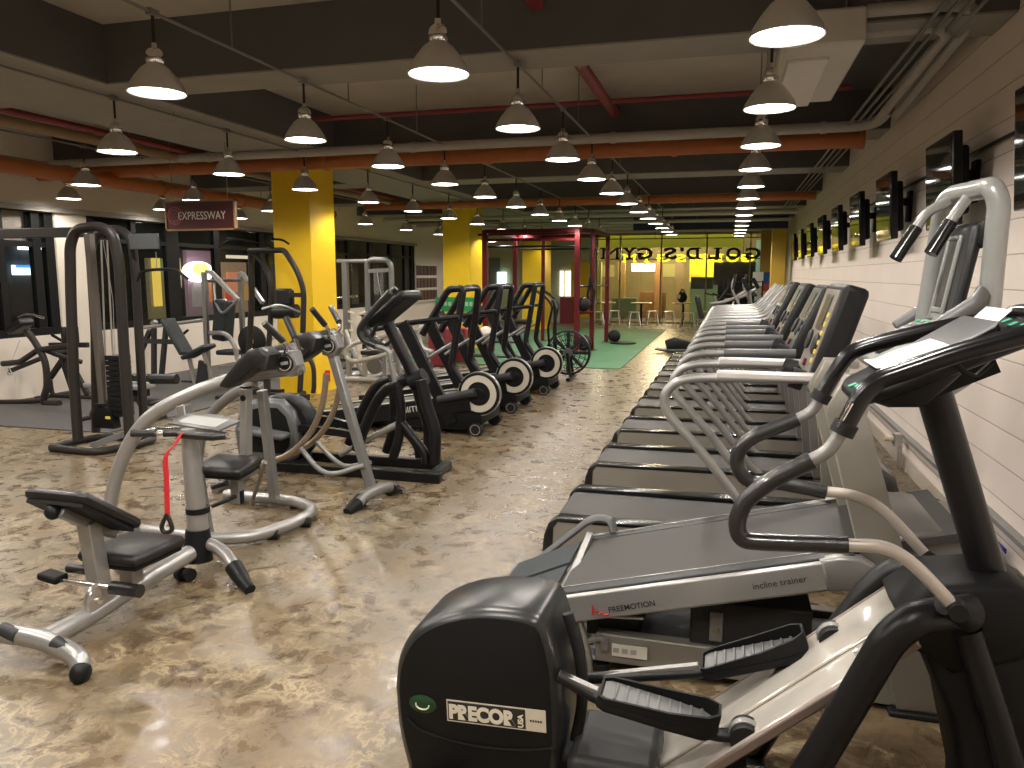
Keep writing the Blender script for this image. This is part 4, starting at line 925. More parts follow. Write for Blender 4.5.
# seat
s0 = B(228, 470, 4.0)
seat = cushion('seat', (s0.x, s0.y, s0.z), .30, .34, .06, (.0, .05, .2))
MB().tube([(s0.x + .06, s0.y, s0.z), (s0.x + .06, s0.y, .2)], .03, square=True).build('seat_post', SILVERD, T, bevel=.005)
MB().tube([(s0.x + .06, s0.y, s0.z - .04), (.0, .06, s0.z - .04)], .025, square=True).build('seat_carrier', SILVERD, T, bevel=.005)
MB().tube([(s0.x + .07, s0.y - .02, .25), (s0.x - .07, s0.y - .08, .19)], .014, 10).build('seat_lever', FOAM, T)
MB().tube([(s0.x + .07, s0.y, .28), (s0.x + .07, s0.y, .2)], .03, 14).build('lever_hub', BLACKM, T)
MB().tube([(s0.x - .16, s0.y + .05, .27), (s0.x - .06, s0.y + .07, .30)], .02, 10).build('knee_roller', FOAM, T)
MB().tube([(s0.x - .16, .3, .04), (.05, .1, .4)], .014, 8).build('link_rod', SILVERD, T)
# head with pads and grips
hc = B(291, 362, 4.15)
def head(T, hc, tilt, gripL):
    m = MB(); m.lathe([(0, -.012), (.045, -.012), (.052, 0), (.045, .012), (0, .012)], hc + Vector((0, -.06, 0)), 'Y', 28); d = m.build('round_badge', BLACK, T)
    m = MB(); m.lathe([(.04, -.016), (.047, -.016), (.047, -.01), (.04, -.01)], hc + Vector((0, -.06, 0)), 'Y', 28, closed=True); m.build('badge_ring', CHROME, d)
    m = MB(); m.box(hc + Vector((0, -.075, 0)), (.05, .003, .02), (0, -.2, 0)); m.build('badge_print', GREYL, d)
    m = MB(); m.X = Matrix.Translation(hc) @ Matrix.Rotation(tilt, 4, 'Y'); m.prism([(-.09, .05), (.03, .08), (.07, .0), (.04, -.08), (-.05, -.08)], -.05, .05, inset=.012); m.build('head_bracket', SILVERD, T)
    # elbow pads: long curved cushions draped to the left
    for s in (-1, 1):
        m = MB(); m.X = Matrix.Translation(hc + Vector((-.02, s * .13, .0)))
        pr = [(.0, .06), (-.06, .105), (-.14, .09), (-.25, .0), (-.34, -.11), (-.36, -.14), (-.30, -.15), (-.2, -.09), (-.08, -.0), (-.02, -.03)]
        m.prism(pr, -.075, .075, inset=.02); m.build('elbow_pad', VINYL, T, smooth=55)
    for g0, g1, g2 in gripL:
        MB().tube([g0, g1 + (g1 - g2).normalized() * .04, g1 + (g2 - g1) * .1], .013, 10, fillet=.03).build('grip_stem', CHROME, T)
        MB().tube([g1, g2], .021, 14).build('hand_grip', FOAM, T)
head(T, hc, .2, [(hc + Vector((.0, -.06, .06)), B(283, 341, 4.0), B(264, 323, 3.9)), (hc + Vector((.03, .06, .06)), B(295, 338, 4.25), B(286, 318, 4.3))])
# ================================================================ CURVED RAIL MACHINE
CX, CY = -2.7, 4.92
T = thing('crunch_trainer', 'silver crunch machine with slanted front post and curved bronze rails', 'exercise machine', (CX, CY, 0))
Cc = lambda px, py, Y=CY: PY(px, py, Y) - Vector((CX, CY, 0))
MB().tube([Cc(331, 348), Cc(372, 490)], .033, square=True, sx=.9).build('front_post', SILVERD, T, bevel=.008)
a, b = PZ(358, 503, .05) - Vector((CX, CY, 0)), PZ(392, 488, .05) - Vector((CX, CY, 0))
MB().tube([a, a.lerp(b, .25) + Vector((.0, 0, .03)), a.lerp(b, .75) + Vector((.0, 0, .03)), b], .042, 16, spline=True).build('front_foot', SILVERD, T)
MB().tube([a - Vector((.03, .1, .04)), a + Vector((0, .05, .01))], .034, 14, taper=.052).build('foot_cap', BLACK, T)
MB().tube([b + Vector((.01, .06, -.02)), b - Vector((0, .04, 0))], .034, 14, taper=.05).build('foot_cap', BLACK, T)
for p in (a, b): MB().tube([p + Vector((.03, .05, -.02)), p + Vector((.08, .04, -.025))], .022, 14).build('transport_wheel', CHROME, T)
RAILM = mat('bronze_rail', (.30, .24, .17), .3, .6)
for s in (-1, 1):
    P = [Cc(*p, CY + s * .11) for p in ((334, 378), (329, 405), (316, 432), (296, 452), (268, 464), (240, 469))]
    base_off = Cc(334, 378); 
    P = [Vector((Cc(*p).x, s * .11, Cc(*p).z)) for p in ((334, 372), (330, 402), (318, 430), (298, 450), (270, 462), (240, 468), (215, 462))]
    MB().tube(P, .022, 14, spline=True).build('curved_rail', RAILM, T)
    q0 = P[3].lerp(P[2], .4); e = Cc(367, 466 - 2)
    MB().tube([q0, Vector(((q0.x + e.x) / 2 - .02, s * .12, .2)), Vector((e.x, s * .05, e.z))], .018, 12, spline=True).build('rail_brace', SILVERD, T)
MB().tube([Vector((-.9, -.2, .03)), Vector((-.9, .2, .03))], .03, 12).build('rear_foot', SILVERD, T)
MB().tube([Vector((-.9, 0, .04)), Vector((Cc(240, 468).x, 0, .13))], .03, square=True).build('rear_link', SILVERD, T)
for y in (-.11, .11): MB().tube([Vector((-.86, y, .04)), Vector((Cc(215, 462).x, y, Cc(215, 462).z))], .016, 10).build('rail_strut', SILVERD, T)
hc = Cc(333, 345); head(T, hc, .2, [(hc + Vector((.0, -.05, .06)), Cc(325, 325, 4.8), Cc(312, 309, 4.7)), (hc + Vector((.0, .05, .06)), Cc(339, 322, 5.0), Cc(331, 307, 5.1))])
MB().box(Cc(331, 375) + Vector((.0, -.05, 0)), (.03, .03, .08)).build('stop_block', REDB, T, bevel=.005)
m = MB(); m.box(Cc(346, 398) + Vector((.012, -.036, 0)), (.016, .004, .10), (0, -.28, 0)); m.build('label_strip', GREYL, T)
# ================================================================ SECOND ELLIPTICAL
EX, EY = -3.0, 5.65
T = thing('elliptical_trainer', 'black elliptical trainer with a silver topped cover, between the crunch machine and the manual treadmills', 'elliptical trainer', (EX, EY, 0))
E_ = lambda px, py, Y=EY: PY(px, py, Y) - Vector((EX, EY, 0))
def tb(name, pts, r, m_, Y=EY, spl=False, fil=.06, sx=1.0, sq=False): return MB().tube([E_(x, y, Y) for x, y in pts], r, 14, spline=spl, fillet=fil, sx=sx, square=sq).build(name, m_, T)
tb('console_post', [(416, 380), (388, 324)], .05, FRAMEB, sx=.8)
tb('post_joint', [(411, 383), (425, 376)], .07, BLACKM); tb('joint_arm', [(395, 388), (404, 380), (420, 380)], .055, FRAMEB, spl=True)
d0, d1 = E_(376, 324), E_(413, 293); dd = d1 - d0
MB().box((d0 + d1) / 2, (dd.length, .36, .075), (0, -math.atan2(dd.z, dd.x), 0)).build('console', BLACK, T, bevel=.025)
for s_, dx in ((-1, 0), (1, 6)):
    Y = EY + s_ * .24
    f = lambda pts: [(x + (dx if s_ > 0 else 0), y - (4 if s_ > 0 else 0)) for x, y in pts]
    tb('swing_arm', f([(390, 292), (372, 312), (362, 325), (360, 333), (365, 341), (376, 346)]), .026, FOAM, Y, spl=True)
    tb('lower_link', f([(376, 346), (388, 351), (391, 364), (395, 382)]), .019, SILVERD, Y, spl=True)
tb('pulse_bar', [(378, 322), (372, 338), (384, 345), (396, 336)], .018, FOAM, EY, spl=True)
for s_, x_ in ((-1, 0), (1, -7)):
    Y = EY + s_ * .2
    g_ = lambda pts: [(x + x_, y - (0 if s_ < 0 else 6)) for x, y in pts]
    tb('front_leg', g_([(421, 380), (427, 405), (435, 432), (435, 463)]), .055, FRAMEB, Y, spl=True, sx=.8)
    tb('middle_leg', g_([(397, 386), (401, 409), (399, 437), (393, 458)]), .038, FRAMEB, Y, spl=True)
    tb('rear_leg', g_([(398, 385), (386, 390), (376, 403), (365, 427), (356, 450)]), .042, FRAMEB, Y, spl=True)
    tb('cross_leg', g_([(401, 422), (412, 436), (424, 452), (426, 463)]), .035, FRAMEB, Y, spl=True)
    z0 = E_(441, 466, Y); z1 = E_(262, 462, Y); MB().tube([(z1.x, s_ * .2, .04), (z0.x, s_ * .2, .04)], .04, square=True).build('floor_rail', FRAMEB, T, bevel=.008)
for px in (438, 300): x_ = E_(px, 466).x; MB().tube([(x_, -.24, .035), (x_, .24, .035)], .034, square=True).build('cross_foot', FRAMEB, T, bevel=.008)
tb('pedal_arm', [(300, 428), (345, 433), (370, 440)], .028, FRAMEB, EY - .12, sq=True); tb('pedal_arm', [(290, 415), (330, 420), (365, 430)], .028, FRAMEB, EY + .12, sq=True)
tb('silver_arm', [(364, 441), (398, 424)], .026, SILVER, EY - .15)
tb('pedal_link', [(340, 455), (366, 440)], .02, SILVERD, EY - .1)
pc_ = [(E_(x, y, 5.5).x, E_(x, y, 5.5).z) for x, y in ((240, 404), (258, 399), (280, 400), (292, 412), (298, 432), (298, 452), (290, 466), (238, 466), (233, 430))]
pc_ = [(x, max(z, .05)) for x, z in pc_]
cv = MB().prism(pc_, -.15, .17, inset=.04).build('flywheel_cover', mat('silver_grey_cover', (.14, .145, .15), .28, .3), T, smooth=50)
cx_ = sum(p[0] for p in pc_) / len(pc_); cz_ = sum(p[1] for p in pc_) / len(pc_)
MB().prism([(cx_ + (x - cx_) * .72, cz_ + (z - cz_) * .72) for x, z in pc_], -.156, -.14).build('side_panel', BLACKM, cv)
c_ = E_(288, 428, 5.7); MB().lathe([(.0, -.1), (.27, -.1), (.29, -.07), (.29, .07), (.27, .1), (0, .1)], (c_.x, .02, .32), 'Y', 36).build('flywheel', BLACK, T)
for s_ in (-1, 1):
    c_ = E_(266, 432, 5.4) if s_ < 0 else E_(272, 425, 5.8)
    MB().box((c_.x, s_ * .28, c_.z), (.42, .15, .05), (0, .1, 0)).build('foot_pedal', GREYP, T, bevel=.02)
# ================================================================ MANUAL TREADMILLS WITH RINGED WHEELS
def make_manual():
    t = thing('manual_treadmill', '', 'treadmill')
    # local origin under the flywheel; deck runs to -x. near side at -y
    w = .36
    m = MB(); m.bx(-2.0, -.18, -.26, .26, .0, .05); 
    m = MB(); m.X = Matrix.Translation((-.2, 0, .37)) @ Matrix.Rotation(math.radians(7.5), 4, 'Y')
    m.X = Matrix.Translation((-.2, 0, .40)) @ Matrix.Rotation(math.radians(-9), 4, 'Y')
    m.bx(-1.75, .02, -.25, .25, -.04, .0); m.build('slat_belt', mat('slat_belt', (.03, .03, .03), .5), t)
    M9 = Matrix.Translation((-.2, 0, .40)) @ Matrix.Rotation(math.radians(-9), 4, 'Y')
    for s in (-1, 1):
        m = MB(); m.X = M9; m.bx(-1.8, .1, s * .26, s * w, -.16, .012); m.build('side_panel', FRAMEB, t, bevel=.01)
        m = MB(); m.X = M9; m.bx(-1.75, .0, s * .275, s * .30, .012, .016); m.bx(-1.75, .0, s * .325, s * .345, .012, .016); m.build('rail_stripe', mat('stripe_beige', (.5, .47, .38), .5), t)
        # paired leaning uprights
        m = MB(); m.tube([(-.28, s * .33, .12), (-.80, s * .33, 1.13)], .06, square=True, sx=.5, up=(1, 0, .2)); m.build('upright', FRAMEB, t, bevel=.006)
        m = MB(); m.tube([(-1.15, s * .33, 1.04), (-.70, s * .33, 1.13), (-.2, s * .33, 1.19)], .024, 12, fillet=.05); m.build('side_bar', FRAMEB, t)
        m = MB(); m.tube([(-.58, s * .28, .75), (-.3, s * .28, .92)], .018, 10); m.build('lever_arm', SILVERD, t)
        # tall push loop
        m = MB(); m.tube([(-.62, s * .26, 1.0), (-.34, s * .24, 1.46), (-.18, s * .24, 1.47), (-.22, s * .26, 1.2), (-.30, s * .28, .7), (-.1, s * .3, .42)], .036, 12, fillet=.05); m.build('push_frame', FRAMEB, t)
    m = MB(); m.tube([(-.3, -.24, 1.46), (-.3, .24, 1.46)], .022, 10); m.build('cross_bar', FRAMEB, t)
    m = MB(); m.tube([(-.2, -.25, 1.46), (-.2, .25, 1.46)], .022, 10); m.build('cross_bar', FRAMEB, t)
    m = MB(); m.box((-.52, 0, 1.17), (.05, .2, .14), (0, -.4, 0)); m.build('console', BLACK, t, bevel=.01)
    # flywheel with pale ring, seen end on from the near side
    FW = Vector((.0, -.30, .43))
    m = MB(); m.lathe([(.0, -.03), (.205, -.03), (.215, -.02), (.215, .02), (.205, .03), (0, .03)], FW, 'Y', 44); f = m.build('flywheel', BLACK, t)
    m = MB(); m.lathe([(.12, -.034), (.185, -.034), (.185, -.028), (.12, -.028)], FW, 'Y', 44, closed=True); m.build('pale_ring', mat('pale_ring', (.5, .46, .38), .4), f, label='beige ring on the flywheel')
    m = MB(); m.lathe([(.214, -.025), (.222, -.025), (.222, .025), (.214, .025)], FW, 'Y', 44, closed=True); m.build('wheel_rim', STEEL, f)
    m = MB(); m.lathe([(0, -.045), (.05, -.045), (.06, -.03), (0, -.03)], FW, 'Y', 24); m.build('hub_cap', BLACKM, f)
    m = MB(); m.tube([(-.42, -.36, .36), (-.02, -.37, .45)], .036, 14, taper=.045); m.build('axle_cover', GREYD, t)
    # front base and wheels
    m = MB(); m.prism([(-1.2, .14), (-.1, .36), (.02, .3), (.03, .12), (-.2, .05), (-.7, .06)], -.33, .33, inset=.01); m.build('front_housing', BLACKM, t)
    for s in (-1, 1):
        m = MB(); m.cyl((-.03, s * .27, .07), (-.03, s * .36, .07), .07, 24); wv = m.build('transport_wheel', RUBBER, t)
        m = MB(); m.lathe([(.045, 0), (.055, 0), (.055, .004), (.045, .004)], (-.03, s * .363, .07), 'Y', 24, closed=True); m.build('wheel_ring', STEEL, wv)
    m = MB(); m.tube([(-1.9, -.33, .04), (-1.9, .33, .04)], .04, 12); m.build('rear_roller', RUBBER, t)
    m = MB(); m.X = M9 
    a = M9 @ Vector((-.64, -w - .001, -.10)); ux = M9.to_3x3() @ Vector((1, 0, 0)); uz = M9.to_3x3() @ Vector((0, 0, 1))
    text('HIITMILL', 'lettering', .085, mat('print_white', (.6, .58, .52), .4), t, frame(a, ux, uz), ext=.0006)
    return t
hm = make_manual()
for i, (x, y, l) in enumerate(((-2.36, 7.52, 'nearest black manual treadmill with beige ringed flywheel'), (-2.37, 8.86, 'second black manual treadmill with beige ringed flywheel'), (-2.32, 10.3, 'farthest black manual treadmill with beige ringed flywheel'))):
    if i == 0: hm.location = (x, y, 0); hm['label'] = l; hm['group'] = 'manual treadmills along the aisle'
    else: dup(hm, (x, y, 0), 0, l, 'manual treadmills along the aisle')
# fan bike at the end of that row
T = thing('fan_bike', 'black fan bike with large caged wheel, last in the row left of the aisle', 'exercise bike', (-2.35, 11.6, 0))
FW = Vector((0.0, 0, .42))
m = MB(); m.lathe([(.315, -.05), (.345, -.04), (.345, .04), (.315, .05)], FW, 'Y', 44, closed=True); m.build('fan_rim', BLACK, T)
m = MB()
for k in range(18):
    a = k * math.pi / 9
    for s in (-1, 1): m.tube([FW + Vector((.05 * math.cos(a), s * .075, .05 * math.sin(a))), FW + Vector((.2 * math.cos(a), s * .075, .2 * math.sin(a))), FW + Vector((.335 * math.cos(a), s * .045, .335 * math.sin(a)))], .005, 6, fillet=.05)

for rr in (.12, .2, .28): m.lathe([(rr - .005, -.075), (rr + .005, -.075), (rr + .005, -.065), (rr - .005, -.065)], FW, 'Y', 36, closed=True)
m.build('fan_cage', BLACK, T)
m = MB()
for k in range(8):
    a = k * math.pi / 4; m.box(FW + Vector((.19 * math.cos(a), 0, .19 * math.sin(a))), (.24, .05, .05), (0, -a, 0))
m.build('fan_blades', GREYD, T)
m = MB(); m.lathe([(0, -.08), (.07, -.08), (.07, .08), (0, .08)], FW, 'Y', 24); m.build('fan_hub', GREYP, T)
for s in (-1, 1):
    MB().tube([FW + Vector((0, s * .1, 0)), (.06, s * .12, .03)], .022, 10).build('fork_leg', FRAMEB, T)
    MB().tube([(-.25, s * .16, .35), (-.28, s * .2, .8), (-.2, s * .22, 1.15), (-.35, s * .22, 1.3)], .018, 10, fillet=.08).build('swing_arm', FRAMEB, T)
    MB().tube([(-.33, s * .22, 1.28), (-.45, s * .22, 1.36)], .022, 10).build('hand_grip', FOAM, T)
    MB().cyl((-.35 + s * .12, s * .1, .32 + s * .08), (-.35 + s * .12, s * .2, .32 + s * .08), .03, 12).build('pedal', BLACK, T)
MB().tube([(-.85, 0, .08), (-.6, 0, .3), (-.2, 0, .4)], .03, 12, fillet=.1).build('main_beam', FRAMEB, T)
MB().tube([(-.62, 0, .3), (-.7, 0, .85)], .024, 12).build('seat_post', FRAMEB, T); cushion('saddle', (-.72, 0, .86), .26, .2, .06, (0, 0, 0))
MB().tube([(-.2, 0, .4), (-.22, 0, 1.1)], .024, 12).build('console_post', FRAMEB, T); MB().box((-.22, 0, 1.16), (.04, .2, .14), (0, -.3, 0)).build('console', BLACK, T, bevel=.01)
for x in (.05, -.88): MB().tube([(x, -.28, .03), (x, .28, .03)], .03, 12).build('floor_bar', FRAMEB, T)
# ================================================================ FLOOR MATS
tag(MB().bx(-8.75, -6.03, 6.3, 12.6, 0, .012).build('floor_mat', MATG, smooth=0), 'dark grey rubber floor mat beside the left windows', 'floor mat')
tag(MB().bx(-6.1, -1.75, 13.1, 23.2, 0, .014).build('turf_mat', GREENM, smooth=0), 'green turf mat under the red training rig', 'floor mat')
def rel(o): 
    V = Vector((o[0], o[1], 0)); return lambda px, py, Y: PY(px, py, Y) - V
# ================================================================ CABLE TOWER
TO = (-5.5, 5.72); L = rel(TO)
T = thing('cable_tower', 'tall dark bronze cable tower with arched frames and weight stack, left of the silver machines', 'cable machine', (*TO, 0))
MB().tube([(-.42, -.22, .035), (.1, -.26, .035), (.25, .1, .035), (.22, .38, .035), (-.3, .34, .035), (-.46, .1, .035), (-.42, -.22, .035)], .034, 12, fillet=.1).build('base_loop', BRONZE, T)
def P2(l, Y): return [L(x, y, Y) for x, y in l]
MB().tube(P2([(78, 440), (74, 380), (71, 300), (70, 245), (76, 229), (100, 226), (113, 234), (119, 262), (124, 350), (130, 440)], 5.56), .048, 14, fillet=.1, sx=.9).build('near_arch', BRONZE, T)
MB().tube(P2([(96, 432), (95, 330), (90, 250), (98, 232), (120, 228), (132, 240), (136, 280), (144, 425)], 5.98), .042, 14, fillet=.1, sx=.9).build('far_arch', BRONZE, T)
MB().tube(P2([(89, 234), (97, 330), (105, 415)], 5.72), .03, square=True).build('guide_column', mat('worn_bronze', (.16, .14, .12), .4, .4), T)
MB().tube(P2([(101, 240), (107, 400)], 5.72), .008, 8).build('guide_rod', STEEL, T)
MB().tube(P2([(107, 240), (113, 360)], 5.78), .008, 8).build('guide_rod', STEEL, T)
m = MB(); a = L(112, 354, 5.75); b = L(124, 415, 5.75)
for k in range(12): m.bx(a.x - .0, a.x + .14, -.06, .1, b.z + (a.z - b.z) * k / 12, b.z + (a.z - b.z) * (k + .86) / 12)
m.build('weight_stack', BLACK, T)
a = L(0, 229, 5.6); MB().tube([(a.x - 1.6, 0, 1.98), (a.x, 0, 1.98), (-.1, 0, 1.98)], .045, square=True, sx=.6).build('top_beam', BRONZE, T, bevel=.006)
MB().tube([(a.x - 1.6, 0, 1.98), (a.x - 1.6, 0, 0)], .045, 12).build('far_post', BRONZE, T)
MB().ball(L(22, 227, 5.6) + Vector((0, 0, 0)), .012, 8).build('beam_bolt', CHROME, T)
a, b = L(131, 234, 5.9), L(160, 249, 5.9); MB().bx(a.x, b.x, .15, .18, b.z, a.z).build('top_plate', mat('slate_plate', (.08, .085, .09), .4), T, bevel=.004)
m = MB(); q = L(100, 418, 5.62); m.prism([(q.x - .1, q.z - .1), (q.x - .12, q.z + .02), (q.x - .02, q.z + .12), (q.x + .1, q.z + .06), (q.x + .12, q.z - .1)], -.08, .02, inset=.01); m.build('pulley_block', BLACKM, T)
MB().tube([(q.x - .05, -.1, q.z + .12), (q.x + .1, -.1, q.z + .13), (q.x + .13, -.1, q.z), (q.x + .12, -.1, q.z - .04)], .01, 8, fillet=.03).build('cable_handle', BLACKM, T)
MB().box((q.x + .1, -.11, q.z + .01), (.05, .015, .022)).build('yellow_tag', YELBTN, T)
MB().tube([(q.x - .1, -.12, .05), (q.x + .12, .1, .15)], .025, square=True).build('diagonal_brace', SILVERD, T)
MB().tube(P2([(103, 240), (113, 300), (116, 390)], 5.7), .003, 6).build('steel_cable', STEEL, T)
T = thing('pulldown_bar', 'black bent pulldown bar hanging behind the cable tower before the lit yellow shop', 'bar', L(157, 270, 5.885) + Vector((*TO, 0)))
q0 = L(157, 270, 5.885); MB().tube([L(x, y, 5.885) - q0 for x, y in ((137, 281), (141, 272), (148, 270), (168, 269), (177, 270), (188, 279))], .014, 8, fillet=.06).build('bent_bar', RUBBER, T)
MB().tube([(0, 0, 0), (0, 0, .16)], .004, 6).build('hanging_cable', STEEL, T)
# ================================================================ ROWING / T-BAR STATION, FAR LEFT
RO = (-7.9, 7.5); L = rel(RO)
T = thing('seated_row_machine', 'dark bronze seated row machine by the leftmost window', 'exercise machine', (*RO, 0))
MB().tube([L(26, 330, 7.5), L(36, 344, 7.5), L(45, 362, 7.5), L(47, 385, 7.5), L(44, 402, 7.5), (L(60, 405, 7.5).x, 0, .03)], .045, 14, spline=True, sx=.8).build('main_post', BRONZE, T)
MB().tube([L(44, 400, 7.5), (L(30, 405, 7.5).x, 0, .04), (-.84, -.1, .03)], .03, 12, fillet=.1).build('floor_bar', BRONZE, T)
MB().tube([L(75, 345, 7.5), L(38, 350, 7.5), L(20, 362, 7.5), (-.82, 0, .5)], .035, 12, fillet=.05).build('upper_arm', BRONZE, T)
MB().tube([L(42, 358, 7.5), (-.82, .1, .4)], .03, 12).build('lower_arm', BRONZE, T)
MB().tube([L(40, 348, 7.5), L(60, 356, 7.6), L(82, 362, 7.8)], .03, 12, fillet=.05).build('link_arm', BRONZE, T)
MB().box(L(20, 326, 7.5), (.28, .2, .1), (0, -.5, 0)).build('chest_pad', VINYL, T, bevel=.03)
MB().tube([L(17, 317, 7.4), L(28, 314, 7.5), L(44, 318, 7.6)], .014, 8, spline=True).build('chrome_handle', CHROME, T)
MB().tube([L(20, 340, 7.5), L(9, 368, 7.5)], .003, 6).build('steel_cable', STEEL, T)
MB().tube([L(9, 368, 7.5) + Vector(v) for v in ((0, 0, 0), (-.03, 0, -.08), (.05, 0, -.08), (0, 0, 0))], .008, 6).build('cable_handle', STEEL, T)
RO2 = (-7.3, 8.0); L = rel(RO2)
T = thing('leg_curl_bench', 'dark bronze bench with crossed legs half hidden behind the cable tower', 'exercise machine', (*RO2, 0))
for p, q in (((50, 378), (66, 355)), ((60, 352), (72, 388)), ((66, 355), (88, 395)), ((50, 345), (88, 345))): MB().tube([L(*p, 8.0), L(*q, 8.0)], .032, square=True, sx=.8).build('frame_bar', BRONZE, T, bevel=.005)
z = L(52, 393, 8.0); MB().tube([(L(50, 380, 8).x, 0, L(50, 380, 8).z), (z.x, 0, .03), (.55, 0, .03)], .03, 12, fillet=.08).build('floor_bar', BRONZE, T)
MB().tube([L(55, 352, 8.0), L(72, 348, 7.9)], .06, 14).build('roller_pad', VINYL, T); MB().tube([L(52, 335, 8.0), L(64, 342, 8.0)], .02, 8).build('handle', BLACKM, T)
MB().box(L(70, 335, 8.0), (.06, .25, .22)).build('back_pad', VINYL, T, bevel=.02)
MB().tube([(z.x, -.25, .03), (z.x, .25, .03)], .028, 12).build('cross_foot', BRONZE, T); MB().tube([(.5, -.25, .03), (.5, .25, .03)], .028, 12).build('cross_foot', BRONZE, T)
# ================================================================ LEG MACHINE BEHIND THE TOWER
GO = (-6.35, 6.9); L = rel(GO)
T = thing('leg_curl_machine', 'grey topped leg machine with two black foam rollers behind the cable tower', 'exercise machine', (*GO, 0))
a = L(160, 388, 6.9); MB().bx(-.45, .3, -.12, .14, a.z - .02, a.z + .04).build('bench_top', mat('pale_grey_pad', (.32, .33, .32), .4), T, bevel=.02)
MB().tube([L(151, 379, 6.8), L(177, 379, 6.85)], .055, 18).build('foam_roller', FOAM, T)
MB().tube([L(130, 377, 6.9), L(150, 378, 6.9)], .045, 18).build('foam_roller', FOAM, T)
MB().tube([(-.4, 0, a.z - .04), (.3, 0, a.z - .06)], .035, square=True).build('under_rail', BLACKM, T)
MB().tube([(.15, 0, a.z - .06), (.3, 0, .04)], .03, square=True).build('leg', BRONZE, T); MB().tube([(-.3, 0, a.z - .06), (-.45, 0, .04)], .03, square=True).build('leg', BRONZE, T)
for x in (.3, -.45): MB().tube([(x, -.25, .03), (x, .25, .03)], .028, 12).build('cross_foot', BRONZE, T)
# ================================================================ ADJUSTABLE BENCH AND BAR STAND
BO = (-7.0, 8.9); L = rel(BO)
T = thing('incline_bench', 'adjustable incline bench with dark blue grey back pad on the mat by the left wall', 'bench', (*BO, 0))
p0, p1 = L(167, 319, 8.9), L(187, 354, 8.9); c = (p0 + p1) / 2; d = p1 - p0
MB().box(c, (d.length, .26, .06), (0, -math.atan2(d.z, d.x), 0)).build('back_pad', VINYLB, T, bevel=.02)
q0, q1 = L(190, 356, 8.9), L(207, 347, 8.9); c = (q0 + q1) / 2; d = q1 - q0
MB().box(c, (d.length + .1, .28, .06), (0, -math.atan2(d.z, d.x), 0)).build('seat', VINYLB, T, bevel=.02)
MB().tube([L(189, 357, 8.9), (L(196, 380, 8.9).x, 0, .05)], .022, square=True).build('bench_leg', SILVER, T)
MB().tube([L(204, 353, 8.9), (L(213, 373, 8.9).x, 0, .05)], .022, square=True).build('bench_leg', SILVER, T)
a = L(183, 380, 8.4); b = L(214, 373, 8.9); MB().tube([(a.x, -.2, .04), (b.x, .1, .04)], .028, square=True).build('base_bar', CHROME, T); MB().tube([(b.x, -.15, .04), (b.x, .25, .04)], .028, square=True).build('base_bar', SILVERD, T)
m = MB(); m.prism([(L(200, 362, 8.9).x, .45), (L(208, 365, 8.9).x, .4), (L(210, 378, 8.9).x, .06), (L(196, 378, 8.9).x, .06)], -.03, .03); m.build('pivot_plate', GREYD, T)
SO = (-7.4, 9.8); L = rel(SO)
T = thing('bar_stand', 'grey stand with a wide chrome bar behind the incline bench', 'rack', (*SO, 0))
MB().tube([L(138, 328, 9.3), L(165, 325, 9.3), L(203, 320, 9.3)], .026, 12).build('chrome_bar', SILVER, T)
m = MB(); m.ball(L(154, 322, 9.8), .07, 12, (1, .6, .6)); m.build('bar_cradle', STEEL, T)
for p, q in (((154, 328), (154, 378)), ((166, 328), (161, 375)), ((150, 330), (142, 350))): MB().tube([L(*p, 9.8), (L(*q, 9.8).x, 0, max(.02, L(*q, 9.8).z if q[1] < 360 else .02))], .03, square=True).build('stand_post', GREYD, T)
MB().tube([L(145, 341, 9.8), L(178, 342, 9.8)], .035, square=True).build('cross_rail', GREYD, T)
MB().tube([L(180, 337, 9.8), L(188, 330, 9.8)], .02, 10).build('catch_hook', BLACKM, T)
MB().bx(-.45, .2, -.15, .15, 0, .04).build('base_plate', GREYD, T, bevel=.01)
# ================================================================ LEVER PRESS
PO = (-7.0, 9.4); L = rel(PO)
PO = (-6.9, 10.2); L = rel(PO)
T = thing('lever_press_machine', 'silver lever press machine with slanted arms before the lit shop fronts', 'exercise machine', (*PO, 0))
for Y, xs in ((10.0, ((204, 272), (208, 350), (209, 388))), (10.5, ((240, 273), (243, 350), (245, 384)))):
    P = [L(x, y, Y) for x, y in xs]; P[-1].z = .03; MB().tube([P[0], P[-1]], .035, square=True, sx=.9).build('upright', SILVERD, T, bevel=.005)
MB().tube([L(206, 272, 10.0), L(211, 272, 10.0), L(238, 300, 9.9)], .03, square=True).build('press_arm', SILVER, T, bevel=.005)
MB().tube([L(240, 273, 10.5), L(243, 274, 10.5), L(263, 303, 10.4)], .03, square=True).build('press_arm', SILVER, T, bevel=.005)
MB().tube([L(206, 281, 10.2), L(240, 280, 10.3)], .025, 10).build('top_rail', GREYP, T)
MB().tube([L(214, 283, 10.1), L(215, 302, 10), L(222, 315, 9.9), L(238, 300, 9.9)], .022, 10, fillet=.1).build('handle_frame', SILVERD, T)
MB().tube([L(210, 333, 9.9), L(225, 334, 9.8), L(234, 345, 9.8), L(238, 360, 9.8), L(245, 370, 9.8)], .035, 12, spline=True).build('front_tube', SILVER, T)
MB().box(L(224, 320, 10.1), (.22, .26, .62), (0, .15, 0)).build('back_pad', VINYLB, T, bevel=.03); MB().box(L(232, 352, 10.0), (.35, .32, .07)).build('seat', VINYLB, T, bevel=.02)
a = L(215, 370, 10.0); MB().tube([(a.x, -.1, .05), (.55, 0, .05)], .04, square=True).build('base_bar', SILVER, T); MB().tube([(a.x, -.1, .2), (.3, 0, .22)], .03, square=True).build('lower_rail', SILVER, T)
MB().tube([(-.1, -.05, .05), (-.05, -.1, .55)], .04, square=True).build('seat_post', GREYD, T)
